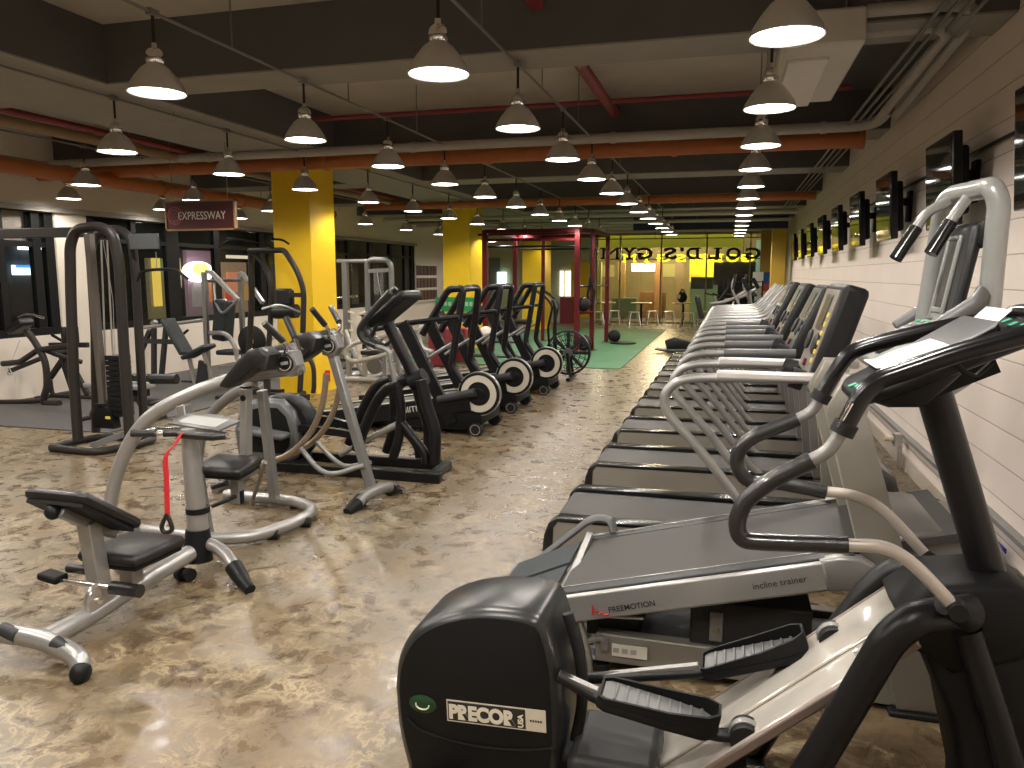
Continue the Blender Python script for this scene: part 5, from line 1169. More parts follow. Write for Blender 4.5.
MB().tube([(a.x, -.35, .03), (a.x, .35, .03)], .03, 12).build('cross_foot', SILVERD, T)
PT = thing('weight_plate', 'round black weight plate on the machine left of the yellow column', 'weight plate', PY(252, 341, 9.5))
MB().lathe([(.03, -.03), (.2, -.03), (.22, -.015), (.22, .015), (.2, .03), (.03, .03)], (0, 0, 0), 'Y', 32, closed=True).build('plate_body', RUBBER, PT)
MB().lathe([(.025, -.035), (.05, -.035), (.05, .035), (.025, .035)], (0, 0, 0), 'Y', 20, closed=True).build('plate_hub', STEEL, PT)
MB().tube([(0, .04, 0), (0, .9, 0)], .02, 10).build('storage_peg', STEEL, PT)
# ================================================================ BRONZE LAT MACHINE
LO = (-5.75, 8.75); L = rel(LO)
T = thing('lat_pulldown_machine', 'dark bronze lat pulldown machine with curved uprights and black pads before the yellow column', 'exercise machine', (*LO, 0))
Yn = 8.7
MB().tube([L(247, 395, 8.95), L(249, 350, 8.95), L(252, 300, 8.95), L(251, 270, 8.95), L(251, 252, 8.95)], .04, 12, fillet=.1).build('rear_upright', BRONZE, T)
MB().tube([L(250, 251, 8.9), L(262, 262, 8.9), L(270, 280, 8.85), L(271, 310, 8.85), L(268, 360, 8.85), L(267, 400, 8.85)], .036, 12, spline=True).build('middle_upright', BRONZE, T)
MB().tube([L(249, 251, 8.85), L(284, 250, 8.8), L(288, 256, 8.75), L(297, 270, 8.7), L(304, 290, 8.7), L(303, 330, 8.7), L(300, 392, 8.7)], .036, 12, fillet=.12).build('front_upright', BRONZE, T)
MB().tube([L(219, 247, 8.8), L(228, 241, 8.8), L(240, 240, 8.8), L(262, 244, 8.8), L(274, 248, 8.8)], .012, 8, spline=True).build('lat_bar', BLACKM, T)
MB().tube([L(272, 239, 8.8), L(282, 240, 8.8), L(289, 244, 8.8)], .014, 8, spline=True).build('bar_end', BLACKM, T)
MB().box(L(285, 297, 8.8), (.24, .1, .22)).build('back_pad', VINYL, T, bevel=.03)
MB().tube([L(275, 312, 8.8), L(297, 311, 8.8)], .09, 16).build('thigh_roller', VINYL, T); MB().tube([L(262, 309, 8.7), L(280, 305, 8.7), L(300, 312, 8.7)], .014, 8, spline=True).build('roller_bar', STEEL, T)
MB().tube([L(289, 295, 8.7), L(303, 295, 8.7)], .028, square=True).build('pad_bracket', BRONZE, T)
MB().tube([L(305, 352, 8.7), L(313, 366, 8.7), L(314, 385, 8.7), L(313, 393, 8.7)], .03, 10, spline=True).build('curved_brace', BRONZE, T)
a, b = L(318, 388, 8.9), L(268, 402, 8.6); MB().tube([(a.x, -.1, .05), (b.x, -.1, .05)], .04, square=True).build('base_bar', BRONZE, T); MB().tube([(-.6, .2, .05), (b.x, .2, .05)], .04, square=True).build('base_bar', BRONZE, T)
for x in (-.55, .3): MB().tube([(x, -.35, .03), (x, .35, .03)], .032, 12).build('cross_foot', BRONZE, T)
MB().bx(-.15, .15, -.2, .1, .5, .58).build('seat', VINYL, T, bevel=.03); MB().tube([(0, -.05, .05), (0, -.05, .5)], .03, square=True).build('seat_post', BRONZE, T)
# ================================================================ FRAMES WITH PALE TUBES BEHIND THE CRUNCH MACHINE
FO = (-5.0, 10.7); L = rel(FO); WT = mat('pale_silver_tube', (.40, .40, .39), .32, .4)
T = thing('leg_press_machine', 'pale silver tubular leg machine just right of the nearest yellow column', 'exercise machine', (*FO, 0))
MB().tube([L(392, 334, 10.4), L(378, 338, 10.4), L(355, 343, 10.4), L(346, 350, 10.4), L(346, 358, 10.4), L(354, 362, 10.4), L(378, 357, 10.4), L(398, 350, 10.4)], .035, 12, fillet=.08).build('handle_loop', WT, T)
MB().tube([L(345, 330, 10.7), L(349, 342, 10.7), L(362, 372, 10.7), L(372, 380, 10.7)], .04, 12, fillet=.1).build('diagonal_tube', WT, T)
MB().tube([L(366, 342, 10.8), L(378, 360, 10.8)], .035, 10).build('short_tube', WT, T); MB().tube([L(376, 340, 10.8), L(392, 362, 10.8)], .035, 10).build('short_tube', WT, T)
for y_, pp in ((-.3, ((345, 377), (396, 376))), (.3, ((345, 369), (392, 368)))): MB().tube([(L(*pp[0], 10.7).x, y_, .05), (L(*pp[1], 10.7).x, y_, .05)], .04, 10).build('floor_tube', WT, T)
for px in (350, 372, 390): x = L(px, 375, 10.7).x; MB().tube([(x, -.32, .05), (x, .32, .05)], .035, 10).build('cross_tube', WT, T)
for px in (352, 368, 388): x = L(px, 375, 10.7).x; MB().tube([(x, -.1, .05), (x, -.1, .42)], .03, 8, square=True).build('short_post', WT, T)
MB().bx(L(365, 370, 10.7).x, L(385, 370, 10.7).x, -.15, .15, .4, .47).build('seat', VINYL, T, bevel=.02)
MB().lathe([(0, -.03), (.12, -.03), (.12, .03), (0, .03)], L(375, 366, 10.4), 'Y', 24).build('plate_disc', GREYP, T)
FO2 = (-4.35, 11.7); L = rel(FO2)
T = thing('calf_machine', 'pale silver machine with rounded handle loops behind the manual treadmills', 'exercise machine', (*FO2, 0))
for (cx_, cy_) in ((405, 338), (425, 336)): MB().tube([L(cx_ + 6, cy_ - 6, 11.7), L(cx_ - 4, cy_ - 8, 11.7), L(cx_ - 6, cy_ + 2, 11.7), L(cx_ - 2, cy_ + 12, 11.7), L(cx_ + 8, cy_ + 16, 11.7)], .04, 10, spline=True).build('handle_loop', WT, T)
MB().tube([L(400, 350, 11.7), (L(400, 350, 11.7).x, 0, .05), (.3, 0, .05)], .035, 10, fillet=.08).build('base_tube', WT, T); MB().tube([L(428, 350, 11.7), (L(428, 350, 11.7).x, 0, .05)], .035, 10).build('rear_tube', WT, T)
MB().tube([(-.3, -.3, .04), (-.3, .3, .04)], .03, 10).build('cross_tube', WT, T); MB().bx(-.15, .15, -.14, .14, .4, .46).build('seat', VINYL, T, bevel=.02); MB().tube([(0, 0, .05), (0, 0, .4)], .03, square=True).build('seat_post', WT, T)
# cable station
KO = (-6.6, 13.2); L = rel(KO)
T = thing('cable_station', 'silver cable station with a long top beam by the dark curtained windows', 'cable machine', (*KO, 0))
MB().tube([(L(366, 260, 13.2).x, 0, 0), L(367, 262, 13.2), L(372, 259.5, 13.2), L(387, 260, 13.2), L(391, 265, 13.2), (L(391, 262, 13.2).x, 0, 0)], .05, 12, fillet=.08).build('station_frame', SILVERD, T)
MB().tube([L(369, 271, 13.2), L(390, 270, 13.2)], .035, square=True).build('frame_rail', SILVER, T)
MB().tube([L(337, 261, 13.2), L(368, 261, 13.2)], .035, 12).build('top_beam', SILVER, T)
MB().tube([L(338, 298, 13.2), L(357, 296, 13.2)], .025, 12).build('chrome_bar', CHROME, T)
MB().tube([(L(345, 262, 13.2).x, 0, 0), L(345, 262, 13.2)], .05, square=True).build('side_post', SILVERD, T)
m = MB()
for k in range(14): m.bx(-.05, .22, -.06, .06, .1 + .055 * k, .145 + .055 * k)
m.build('weight_stack', BLACK, T)
MB().tube([L(377, 272, 13.2), L(380, 290, 13.2), L(384, 305, 13.2)], .006, 6).build('steel_cable', STEEL, T)
MB().bx(-1.0, .55, -.35, .35, 0, .06).build('base_plate', GREYD, T, bevel=.01)
# dumbbell rack edge, pale serrated stand
QO = (-6.3, 12.0); L = rel(QO)
T = thing('plate_tree', 'pale serrated plate tree behind the crunch machine', 'rack', (*QO, 0))
a = L(357, 316, 12); MB().tube([(a.x, 0, .03), (a.x, 0, a.z)], .09, square=True, sx=.4).build('tree_post', mat('pale_tree', (.6, .55, .46), .5), T)
for k in range(5):
    for s in (-1, 1): MB().tube([(a.x + s * .05, 0, .3 + .16 * k), (a.x + s * .16, 0, .34 + .16 * k)], .02, 8).build('tree_peg', mat('pale_tree', (.6, .55, .46), .5), T)
MB().bx(a.x - .25, a.x + .25, -.25, .25, 0, .04).build('tree_base', GREYD, T, bevel=.01)
# ================================================================ RED RIG
RX0, RX1, RY0, RY1 = -5.05, -3.05, 15.9, 18.3
T = thing('training_rig', 'dark red pull up rig standing on the green turf mat', 'training rig', ((RX0 + RX1) / 2, (RY0 + RY1) / 2, 0.014))
hx, hy = (RX1 - RX0) / 2, (RY1 - RY0) / 2
for x, y, r in ((-hx, -hy, .055), (hx, -hy, .055), (hx + .26, -hy + .35, .045), (-hx, hy, .05), (hx + .26, hy, .045), (-hx - .35, -hy + .3, .035), (-.3, hy, .04)):
    MB().tube([(x, y, 0), (x, y, 2.52)], r, square=True).build('rig_post', RED, T, bevel=.006)
    MB().bx(x - .1, x + .1, y - .1, y + .1, 0, .012).build('post_foot', RED, T)
for a, b, r, mm in (((-hx, -hy, 2.5), (hx, -hy, 2.5), .04, RED), ((-hx, hy, 2.5), (hx + .26, hy, 2.5), .04, RED), ((-hx, -hy, 2.5), (-hx, hy, 2.5), .04, RED), ((hx, -hy, 2.5), (hx + .26, -hy + .35, 2.5), .04, RED), ((hx + .26, -hy + .35, 2.5), (hx + .26, hy, 2.5), .04, RED),
                   ((-hx - .35, -hy + .3, 2.45), (hx, -hy, 2.45), .025, RED), ((-hx, -hy, 2.32), (hx, -hy, 2.32), .03, RED), ((-hx, -hy, 2.18), (hx, -hy, 2.18), .022, FRAMEB), ((-hx, hy, 2.2), (hx, hy, 2.2), .022, FRAMEB), ((hx, -hy, .8), (hx + .26, -hy + .35, .8), .025, RED), ((hx, -hy, 1.35), (hx + .26, -hy + .35, 1.35), .02, FRAMEB), ((hx + .26, -hy + .35, 1.35), (hx + .26, hy, 1.35), .02, FRAMEB)):
    MB().tube([a, b], r, 8, square=(mm is RED)).build('rig_bar', mm, T)
def ball(x, y, z, r, lab): tag(MB().ball((x, y, z), r, 20).build('medicine_ball', RUBBER), lab, 'ball')
ball(-2.92, 16.05, .014 + .17, .17, 'black medicine ball on the turf between the right posts of the red rig')
T = thing('ball_shelf', 'small red shelf plate on the red rig holding two black balls', 'shelf', (-2.92, 16.1, .84)); MB().bx(-.16, .16, -.2, .2, -.015, .0).build('shelf_plate', RED, T)
ball(-2.93, 16.0, .84 + .15, .15, 'black medicine ball on the shelf of the red rig')
ball(-2.6, 18.3, .165, .15, 'black medicine ball on the turf behind the red rig')
T = thing('suspension_strap', 'black suspension trainer strap hanging on the right side of the red rig', 'strap', (-2.82, 16.2, 2.4))
MB().tube([(0, 0, 0), (0, -.01, -.9)], .016, 8).build('strap_band', RUBBER, T); MB().tube([(0, -.01, -.85), (-.06, 0, -1.2), (-.02, .0, -1.5)], .03, 8).build('left_handle', RUBBER, T); MB().tube([(0, -.01, -.85), (.08, 0, -1.15), (.04, .0, -1.45)], .03, 8).build('right_handle', RUBBER, T)
T = thing('weight_plate', 'flat round black base plate on the turf under the red rig', 'weight plate', (-2.35, 18.0, .014)); MB().lathe([(0, 0), (.3, 0), (.3, .03), (.05, .04), (0, .04)], seg=28).build('plate_body', RUBBER, T)
# ================================================================ GREEN BOARD, MAROON BOXES, TOYS
GO = (-4.9, 13.9); L = rel(GO)
T = thing('green_board', 'green lettered board on legs before the second yellow column', 'board', (*GO, 0))
a, b = L(435, 297, 13.9), L(478, 312, 13.9)
MB().bx(a.x, b.x, 0, .05, b.z, a.z).build('board_panel', LGREEN, T, bevel=.008)
for x in (a.x + .1, b.x - .1): MB().tube([(x, .03, 0), (x, .03, b.z + .02)], .02, 8).build('leg', FRAMEB, T)
for k in range(9): MB().bx(a.x + .1 + .085 * k, a.x + .16 + .085 * k, -.004, 0, (a.z + b.z) / 2 - .03, (a.z + b.z) / 2 + .05).build('pale_print', mat('board_letters', (.3, .45, .28), .5), T, bevel=.01)
a, b = L(440, 313, 13.9), L(470, 322, 13.9); MB().bx(a.x, b.x, -.1, .1, b.z, a.z).build('blue_shelf', mat('blue_bin', (.02, .04, .16), .4), T, bevel=.02)
def maroon(px0, px1, py0, py1, Y, lab, th=.4):
    a, b = PY(px0, py0, Y), PY(px1, py1, Y); t = thing('padded_box', lab, 'box', ((a.x + b.x) / 2, Y + th / 2, 0)); w = (b.x - a.x) / 2
    MB().bx(-w, w, -th / 2, th / 2, .02, max(.1, a.z - .04)).build('box_body', MAROON, t, bevel=.01); MB().bx(-w - .01, w + .01, -th / 2 - .01, th / 2 + .01, max(.1, a.z - .04), a.z).build('box_top', mat('red_vinyl', (.35, .02, .03), .4), t, bevel=.015)
maroon(428, 446, 328, 352, 12.6, 'maroon padded box behind the nearest manual treadmill')
maroon(448, 466, 328, 350, 13.2, 'maroon padded box beside the green board')
for i, (px, py, Y, r, c, lab) in enumerate(((477, 337, 12.6, .11, 'red_ball', 'red ball on the rack behind the manual treadmills'), (466, 350, 12.2, .1, 'red_ball', 'red and yellow ball low behind the manual treadmills'), (486, 341, 12.7, .12, 'cream_ball', 'cream ball behind the second manual treadmill'), (489, 353, 12.4, .1, 'red_ball', 'red ball under the cream ball'))):
    mm = mat('red_ball', (.6, .03, .02), .35) if c == 'red_ball' else mat('cream_ball', (.65, .6, .52), .4)
    p = PY(px, py, 12.5); p.z = (.5 if py < 345 else .25) + r; tag(MB().ball(p, r, 18).build('exercise_ball', mm), lab, 'ball')
T = thing('ball_rack', 'low dark rack holding small coloured balls behind the manual treadmills', 'rack', (-3.75, 12.5, 0))
for z in (.25, .5): MB().bx(-.5, .5, -.16, .2, z - .03, z).build('rack_shelf', GREYD, T)
for x in (-.5, .5): MB().tube([(x, 0, 0), (x, 0, .75)], .025, square=True).build('rack_post', FRAMEB, T)
# rack of brochures on the pale wall
a, b = PX(416, 264, XL + .05), PX(437, 300, XL + .05)
T = thing('wall_rack', 'wall rack of three rows of dark brown cards left of the second yellow column', 'rack', (XL + .05, (a.y + b.y) / 2, (a.z + b.z) / 2))
W_ = abs(b.y - a.y); H_ = a.z - b.z
MB().bx(-.04, -.01, -W_ / 2, W_ / 2, -H_ / 2, H_ / 2).build('rack_back', WHITE, T)
for k in range(4): MB().bx(-.02, .03, -W_ / 2, W_ / 2, -H_ / 2 + H_ * k / 3 - .012, -H_ / 2 + H_ * k / 3 + .012).build('rack_rail', WHITE, T)
for r in range(3):
    for c in range(6): MB().bx(-.01, .02, -W_ / 2 + W_ * (c + .12) / 6, -W_ / 2 + W_ * (c + .85) / 6, -H_ / 2 + H_ * (r + .1) / 3, -H_ / 2 + H_ * (r + .88) / 3).build('card', mat('brown_card', (.10, .05, .035), .5), T)
# ================================================================ SIGN LETTERS, MIRRORED AS SEEN FROM INSIDE
def letters(name, label, Y, m_, boxes, y0, y1, z0=None):
    t = thing(name, label, 'sign', (-1.6, Y, 2.4))
    for ch, px0, px1 in boxes:
        cu = bpy.data.curves.new('letter', 'FONT'); cu.body = ch; cu.size = 1; cu.offset = 0 if ch == 'M' else .034; cu.extrude = .02
        ob = bpy.data.objects.new('letter', cu); COL.objects.link(ob); dg = bpy.context.evaluated_depsgraph_get(); me = bpy.data.meshes.new_from_object(ob.evaluated_get(dg)); bpy.data.objects.remove(ob)
        xs = [v.co.x for v in me.vertices]; ys = [v.co.y for v in me.vertices]; w0, w1, h0, h1 = min(xs), max(xs), min(ys), max(ys)
        a, b = PY(px1, y0, Y), PY(px0, y1, Y); A = a.x; Bx = b.x; zt, zb = a.z, PY(px1, y1, Y).z
        if ch == "'": zb = zt - (zt - zb) * .35
        bmx = bmesh.new(); bmx.from_mesh(me)
        # slab serifs on the straight letters
        def ser(x, y, w=.2, h=.09):
            vs = [bmx.verts.new((x + sx * w / 2, y + sy * h / 2, sz * .02)) for sx in (-1, 1) for sy in (-1, 1) for sz in (-1, 1)]
            for f in ((0, 1, 3, 2), (4, 6, 7, 5), (0, 4, 5, 1), (2, 3, 7, 6), (0, 2, 6, 4), (1, 5, 7, 3)): bmx.faces.new([vs[i] for i in f])
        H0, H1 = h0 + .045, h1 - .045
        if ch == 'L': ser(w0 + .08, H1, .34); ser(w0 + .05, H0, .24); ser(w1 - .04, H0 + .12, .08, .22)
        if ch == 'D': ser(w0 + .05, H1, .28); ser(w0 + .05, H0, .28)
        if ch == 'Y': ser(w0 + .1, H1, .34); ser(w1 - .1, H1, .34); ser((w0 + w1) / 2, H0, .34)
        if ch == 'M': ser(w0 - .02, H1, .14); ser(w1 + .02, H1, .14); ser(w0 + .02, H0, .18); ser(w1 - .02, H0, .18)
        if ch == 'G': ser(w1 - .08, (h0 + h1) / 2 - .02, .3, .08); ser(w1 - .03, h1 - .15, .07, .2)
        if ch == 'S': ser(w1 - .02, h1 - .15, .07, .22); ser(w0 + .02, h0 + .15, .07, .22)
        bmx.to_mesh(me); bmx.free()
        xs = [v.co.x for v in me.vertices]; w0, w1 = min(xs), max(xs)
        for v in me.vertices:
            u = (v.co.x - w0) / (w1 - w0); q = (v.co.y - h0) / (h1 - h0); z_ = v.co.z
            v.co = Vector((A + (Bx - A) * u + 1.6, z_, zb + (zt - zb) * q - 2.4))
        me.materials.clear(); me.materials.append(m_)
        o = bpy.data.objects.new('letter', me); COL.objects.link(o); o.parent = t
    return t
t = letters('gym_sign', "row of large black reversed letters seen from behind before the far glass front", YB - .1, mat('sign_letter_black', (.012, .012, .01), .5),
        [('G', 744, 761), ('O', 726, 741), ('L', 708, 722), ('D', 686, 701), ("'", 680, 684), ('S', 664, 677), ('G', 636, 653), ('Y', 622, 637), ('M', 600, 621)], 247.5, 259)
MB().bx(-2.75, 2.7, -.03, .0, .36, .39).build('sign_rail', FRAMEB, t)
for x in (-2.4, -.8, .8, 2.4): MB().cyl((x, -.015, .38), (x, -.015, ZS - 2.4), .008, 6).build('hanging_rod', FRAMEB, t)
t = letters('yellow_sign_reflection', "row of glowing yellow reversed letters standing in for a reflection, just below the black ones", YB + .9, emat('yellow_reflection_glow', (.95, .85, .03), 1.6),
        [('G', 740, 755), ('O', 726, 739), ('L', 712, 724), ('D', 695, 708), ("'", 690, 693), ('S', 675, 686), ('G', 656, 671), ('Y', 640, 653), ('M', 622, 637)], 254, 262)  # yellow reflection in the glass, built as self-lit letters
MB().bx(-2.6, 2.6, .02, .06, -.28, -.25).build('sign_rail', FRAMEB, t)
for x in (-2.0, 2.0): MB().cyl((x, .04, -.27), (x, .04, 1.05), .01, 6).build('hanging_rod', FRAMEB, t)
# ================================================================ CAFE BEYOND THE GLASS
def fpanel(name, px0, px1, py0, py1, Y, m_, label, cat, th=.05, kids_=None):
    a, b = PY(px0, py0, Y), PY(px1, py1, Y)
    return tag(MB().bx(a.x, b.x, Y, Y + th, max(0, b.z), a.z).build(name, m_, bevel=.005), label, cat)
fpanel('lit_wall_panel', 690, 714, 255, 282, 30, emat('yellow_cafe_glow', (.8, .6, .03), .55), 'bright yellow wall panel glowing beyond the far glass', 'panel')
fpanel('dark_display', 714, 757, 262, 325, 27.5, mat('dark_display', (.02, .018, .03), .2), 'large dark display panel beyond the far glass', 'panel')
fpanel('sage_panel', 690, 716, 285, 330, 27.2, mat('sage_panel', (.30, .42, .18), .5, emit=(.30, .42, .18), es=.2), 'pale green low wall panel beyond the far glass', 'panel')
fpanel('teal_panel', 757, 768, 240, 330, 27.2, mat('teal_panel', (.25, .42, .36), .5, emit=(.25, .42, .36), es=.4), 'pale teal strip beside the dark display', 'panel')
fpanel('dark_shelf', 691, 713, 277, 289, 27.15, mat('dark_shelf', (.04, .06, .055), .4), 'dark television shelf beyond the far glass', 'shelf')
fpanel('white_notice', 753, 763, 272, 286, 22.84, WHITE, 'white notice board left of the blue poster', 'notice')
t = fpanel('blue_poster', 763, 781, 272, 291, 22.86, mat('blue_poster', (.02, .06, .22), .3), 'blue poster with a red bottom on the ochre panel', 'poster')
a, b = PY(764, 284, 22.85), PY(780, 291, 22.85); MB().bx(a.x, b.x, 22.845, 22.86, b.z, a.z).build('poster_print', mat('poster_red', (.3, .04, .03), .4), t)
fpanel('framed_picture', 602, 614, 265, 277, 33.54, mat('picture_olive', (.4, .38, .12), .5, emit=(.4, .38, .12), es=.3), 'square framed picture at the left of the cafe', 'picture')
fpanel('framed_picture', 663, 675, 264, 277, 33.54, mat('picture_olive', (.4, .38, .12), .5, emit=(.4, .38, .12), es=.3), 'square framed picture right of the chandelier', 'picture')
fpanel('cafe_counter', 612, 636, 298, 318, 28.5, mat('teal_counter', (.12, .17, .14), .4), 'greenish counter in the cafe below the left picture', 'counter', th=.6)
fpanel('cafe_counter', 640, 664, 292, 318, 29.5, mat('wood_counter', (.28, .16, .06), .4), 'warm wooden counter under the chandelier', 'counter', th=.6)
for k, (p0, p1, c, lab) in enumerate(((618, 624, (.3, .2, .07), 'narrow wooden post left of the chandelier'), (655, 661, (.42, .22, .1), 'orange brown post right of the chandelier'), (676, 682, (.3, .22, .14), 'tan post beside the right picture'), (596, 600, (.4, .42, .15), 'olive post at the left end of the glass'))):
    fpanel('cafe_post', p0, p1, 262, 330 if k == 3 else 318, 29 if k < 3 else 27, mat('post_%s' % 'abcd'[k], c, .5), lab, 'post', th=.3)
c = PY(646, 268, 29.5)
T = thing('chandelier', 'wide glowing warm chandelier in the cafe beyond the far glass', 'chandelier', c)
WG = emat('chandelier_glow', (1, .80, .5), 7)
MB().lathe([(.0, .2), (.5, .2), (.52, .16), (.5, .14), (0, .14)], seg=28).build('canopy', mat('brass', (.4, .3, .12), .3, .8), T)
for k in range(14):
    a = k * math.pi * 2 / 14
    MB().tube([(.5 * math.cos(a), .5 * math.sin(a), .16), (.48 * math.cos(a), .48 * math.sin(a), -.12)], .05, 10).build('lit_tube', WG, T)
MB().cyl((0, 0, .2), (0, 0, ZS - c.z), .015, 8).build('hanging_rod', mat('brass', (.4, .3, .12), .3, .8), T)
for x, y, e, cc in ((-2.5, 28.2, 170, (1, .78, .45)), (0.0, 28.2, 190, (.95, .95, .5)), (-4.5, 28.5, 110, (1, .85, .5)), (-2.5, 31.5, 170, (1, .78, .42))):  # fill lights added to brighten the cafe, each given a globe
    l = bpy.data.lights.new('cafe_fill_light', 'POINT'); l.energy = e; l.color = cc; l.shadow_soft_size = .15; o = bpy.data.objects.new('cafe_fill_light', l); COL.objects.link(o); o.location = (x, y, 2.7)
    T = thing('added_cafe_lamp', 'added small globe lamp %s' % {-2.5: 'over the cafe counter', 0.0: 'over the green panel in the cafe', -4.5: 'at the left of the cafe'}[x] if y < 31 else 'added small globe lamp at the back of the cafe', 'ceiling lamp', (x, y, 3.0))
    MB().ball((0, 0, 0), .1, 16).build('globe', emat('globe_glow', (1, .85, .6), 3), T); MB().cyl((0, 0, .08), (0, 0, .46), .012, 8).build('lamp_rod', FRAMEB, T)
# tables, stools before the glass
def make_table():
    t = thing('cafe_table', '', 'table'); MB().lathe([(0, .70), (.33, .70), (.34, .715), (.33, .73), (0, .73)], seg=32).build('tabletop', STEEL, t)
    MB().cyl((0, 0, .03), (0, 0, .7), .035, 14).build('pedestal', FRAMEB, t); MB().lathe([(0, 0), (.22, 0), (.22, .015), (.05, .04), (0, .04)], seg=28).build('table_base', FRAMEB, t); return t
def make_stool():
    t = thing('metal_stool', '', 'stool'); MB().prism([(-.15, -.13), (-.13, -.15), (.13, -.15), (.15, -.13), (.15, .13), (.13, .15), (-.13, .15), (-.15, .13)], .43, .455, 'XY', inset=.008).build('seat', STEEL, t)
    for sx in (-1, 1):
        for sy in (-1, 1): MB().tube([(sx * .12, sy * .12, .43), (sx * .19, sy * .19, 0)], .014, 8, square=True).build('leg', STEEL, t)
    MB().tube([(.155, .155, .2), (-.155, .155, .2), (-.155, -.155, .2), (.155, -.155, .2), (.155, .155, .2)], .008, 6).build('foot_ring', STEEL, t); return t
t0 = make_table(); s0 = make_stool(); ft = fs = True
for px, lab in ((605, 'round steel cafe table at the left, behind the red rig'), (641, 'round steel cafe table under the chandelier'), (683, 'round steel cafe table with the dark bag on it')):
    p = PY(px, 315, 25.0); p.z = 0
    if ft: t0.location = p; t0['label'] = lab; t0['group'] = 'cafe tables by the glass'; ft = False
    else: dup(t0, p, 0, lab, 'cafe tables by the glass')
for px, Y, lab in ((615, 25.2, 'metal stool right of the left cafe table'), (634, 24.4, 'metal stool in front of the middle cafe table'), (652, 25.2, 'metal stool right of the middle cafe table'), (669, 25.2, 'metal stool left of the table with the bag'), (688, 24.2, 'metal stool in front of the table with the bag'), (702, 25.2, 'metal stool nearest the black recumbent seat'), (598, 24.4, 'metal stool behind the right posts of the red rig')):
    p = PY(px, 315, Y); p.z = 0
    if fs: s0.location = p; s0['label'] = lab; s0['group'] = 'metal stools by the glass'; fs = False
    else: dup(s0, p, .3, lab, 'metal stools by the glass')
p = PY(682, 300, 25); T = thing('black_bag', 'black bag with a white patch slumped on the right cafe table', 'bag', (p.x, 25, .73))
MB().ball((0, 0, .17), .2, 16, (.8, .6, .85)).build('bag_body', RUBBER, T); MB().tube([(-.08, 0, .3), (0, 0, .42), (.1, 0, .3)], .02, 8, spline=True).build('bag_handle', RUBBER, T); MB().box((-.1, -.12, .2), (.1, .03, .12), (.0, .3, 0)).build('white_patch', WHITE, T, bevel=.01)
# back-left wall: lit strips, maroon counter, doors
fpanel('maroon_counter', 560, 572, 297, 326, 25.2, MAROON, 'tall maroon cabinet at the far end left of the rig', 'cabinet', th=.5)
for k, (p0, p1) in enumerate(((560, 563), (565.5, 567), (568.5, 571))): fpanel('lit_strip', p0, p1, 271, 296, YB - .06, emat('cool_strip_glow', (1, .9, .85), 1.6), '%s vertical white lit strip on the far wall' % ['left', 'middle', 'right'][k], 'light')
fpanel('painted_board', 571, 590, 262, 318, YB - .08, YELLOW, 'yellow wall panel behind the red rig', 'panel')
fpanel('sage_door', 487, 500, 258, 312, YB - .08, mat('grey_green_door', (.2, .24, .2), .4), 'grey green door at the far end between the columns', 'door')
fpanel('lit_window_panel', 497, 506, 272, 285, YB - .14, emat('cool_window_glow', (.75, .9, 1), 1.6), 'small cool lit window at the far end between the columns', 'window')
# pipes in a pale wall corner
# ================================================================ MACHINES BEYOND THE TREADMILL ROW
def far_elliptical(x, y, lab):
    t = thing('arc_trainer', lab, 'elliptical trainer', (x, y, 0))
    MB().tube([(-.7, 0, .06), (.6, 0, .06)], .05, square=True).build('base_bar', FRAMEB, t); MB().tube([(.5, -.3, .04), (.5, .3, .04)], .04, 10).build('cross_foot', FRAMEB, t); MB().tube([(-.65, -.3, .04), (-.65, .3, .04)], .04, 10).build('cross_foot', FRAMEB, t)
    MB().prism([(.15, .1), (.2, .7), (.4, .8), (.6, .5), (.65, .1)], -.16, .16, inset=.04).build('drive_cover', GREYD, t)
    MB().tube([(.35, 0, .75), (.25, 0, 1.35)], .04, 10).build('console_post', SILVERD, t); MB().box((.2, 0, 1.42), (.08, .34, .26), (0, -.5, 0)).build('console', BLACK, t, bevel=.02)
    for s in (-1, 1):
        MB().tube([(.3, s * .22, .5), (.1, s * .27, 1.0), (-.05, s * .27, 1.35), (.0, s * .26, 1.6)], .022, 10, spline=True).build('swing_arm', SILVER, t)
        MB().tube([(-.04, s * .27, 1.33), (.0, s * .26, 1.62)], .028, 10).build('hand_grip', FOAM, t)
        MB().tube([(-.35, s * .15, .4), (.3, s * .15, .55)], .03, 8, square=True).build('pedal_arm', FRAMEB, t); MB().box((-.3, s * .15, .44), (.34, .13, .04), (0, -.15, 0)).build('foot_pedal', BLACKM, t, bevel=.01)
    MB().tube([(-.45, -.25, 1.05), (-.1, -.25, 1.12), (.2, -.2, 1.3)], .03, 10, spline=True).build('side_rail', SILVER, t)
    return t
far_elliptical(.1, 15.6, 'black and silver arc trainer just beyond the last treadmill'); far_elliptical(.35, 18.0, 'second arc trainer beyond the treadmills, before the ochre column')
RO = (-.5, 16.9)
T = thing('recumbent_stepper', 'black recumbent machine with upright seat back on a yellow floor plate', 'exercise machine', (*RO, 0))
MB().prism([(-.75, .02), (-.8, .2), (-.6, .28), (-.1, .16), (.5, .2), (.5, .05)], -.16, .16, inset=.03).build('base_shell', BLACK, T)
MB().box((-.1, 0, .92), (.1, .36, .5), (0, -.25, 0)).build('backrest', VINYL, T, bevel=.04); MB().box((.1, 0, .58), (.36, .36, .1)).build('seat', VINYL, T, bevel=.04); MB().tube([(.05, 0, .15), (.05, 0, .58)], .05, square=True).build('seat_post', BLACKM, T)
MB().tube([(.1, -.2, .8), (.5, -.22, 1.35), (.45, -.2, 1.5)], .025, 10, fillet=.1).build('hand_lever', BLACKM, T); MB().tube([(.1, .2, .8), (.5, .22, 1.35), (.45, .2, 1.5)], .025, 10, fillet=.1).build('hand_lever', BLACKM, T)
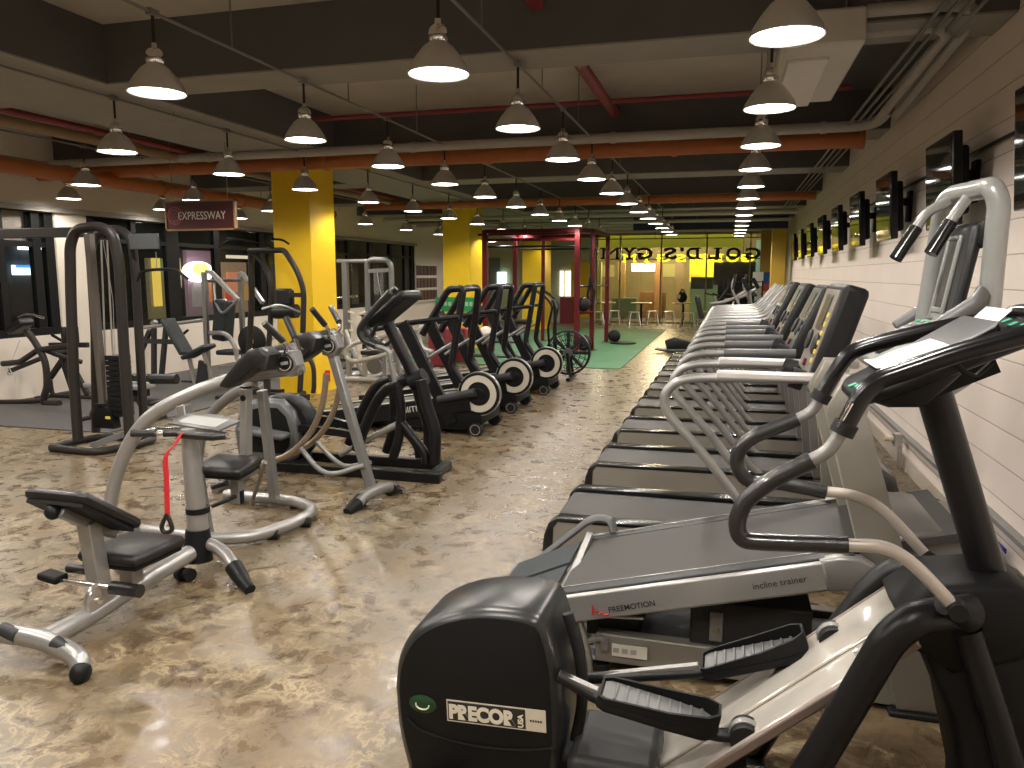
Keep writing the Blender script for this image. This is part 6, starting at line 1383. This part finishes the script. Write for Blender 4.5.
tag(MB().prism([(-.95, 15.9), (-.35, 15.4), (.2, 16.0), (.1, 18.0), (-.6, 18.2)], 0, .008, 'XY').build('floor_plate', mat('yellow_floor_plate', (.7, .55, .03), .4)), 'yellow floor plate under the black recumbent machine', 'floor mat')
T = thing('balance_board', 'curved flat black board lying on the floor before the yellow floor plate', 'board', (-1.0, 16.3, 0))
MB().prism([(-.45, .06), (-.2, .025), (.1, .02), (.4, .03), (.4, .05), (.1, .045), (-.2, .05), (-.44, .085)], -.18, .18).build('board_body', BLACK, T)
MB().bx(-.1, .2, -.1, .1, 0, .025).build('board_foot', RUBBER, T)
def spin(x, y, rz, lab):
    t = thing('spin_bike', lab, 'exercise bike', (x, y, 0), rz)
    MB().lathe([(0, -.02), (.22, -.02), (.23, 0), (.22, .02), (0, .02)], (-.35, 0, .35), 'Y', 28).build('flywheel', BLACK, t)
    MB().tube([(-.35, .06, .35), (-.2, .03, .75), (.35, .0, .35), (.45, 0, .05)], .03, 10, fillet=.08).build('main_frame', FRAMEB, t); MB().tube([(.1, 0, .5), (.25, 0, .95)], .025, 8).build('seat_post', STEEL, t); MB().ball((.27, 0, .98), .14, 14, (1, .6, .3)).build('saddle', VINYL, t)
    MB().tube([(-.2, 0, .7), (-.28, 0, 1.1)], .025, 8).build('stem', STEEL, t); MB().tube([(-.45, -.2, 1.15), (-.28, -.2, 1.1), (-.28, .2, 1.1), (-.45, .2, 1.15)], .02, 8, fillet=.05).build('handlebar', FOAM, t)
    for q in (-.45, .45): MB().tube([(q, -.25, .03), (q, .25, .03)], .03, 10).build('floor_bar', FRAMEB, t)
spin(.45, 19.4, .4, 'black spin bike near the blue poster, left'); spin(.95, 19.3, .2, 'black spin bike near the ochre column, right'); spin(-.1, 20.3, .5, 'black spin bike farthest back by the glass')
for k in range(1):
    T = thing('wire_rack', 'tall dark wire rack standing in front of the blue poster', 'rack', (.35, 21.8, 0))
    for x in (-.5, .5):
        for y in (-.15, .15): MB().cyl((x, y, 0), (x, y, 1.45), .014, 8).build('rack_post', FRAMEB, T)
    for z in (.3, .7, 1.1, 1.42):
        m = MB()
        for q in range(9): m.tube([(-.5 + .125 * q, -.15, z), (-.5 + .125 * q, .15, z)], .006, 4)
        m.tube([(-.5, -.15, z), (.5, -.15, z)], .01, 6); m.tube([(-.5, .15, z), (.5, .15, z)], .01, 6); m.build('wire_shelf', FRAMEB, T)
bpy.context.view_layer.update()
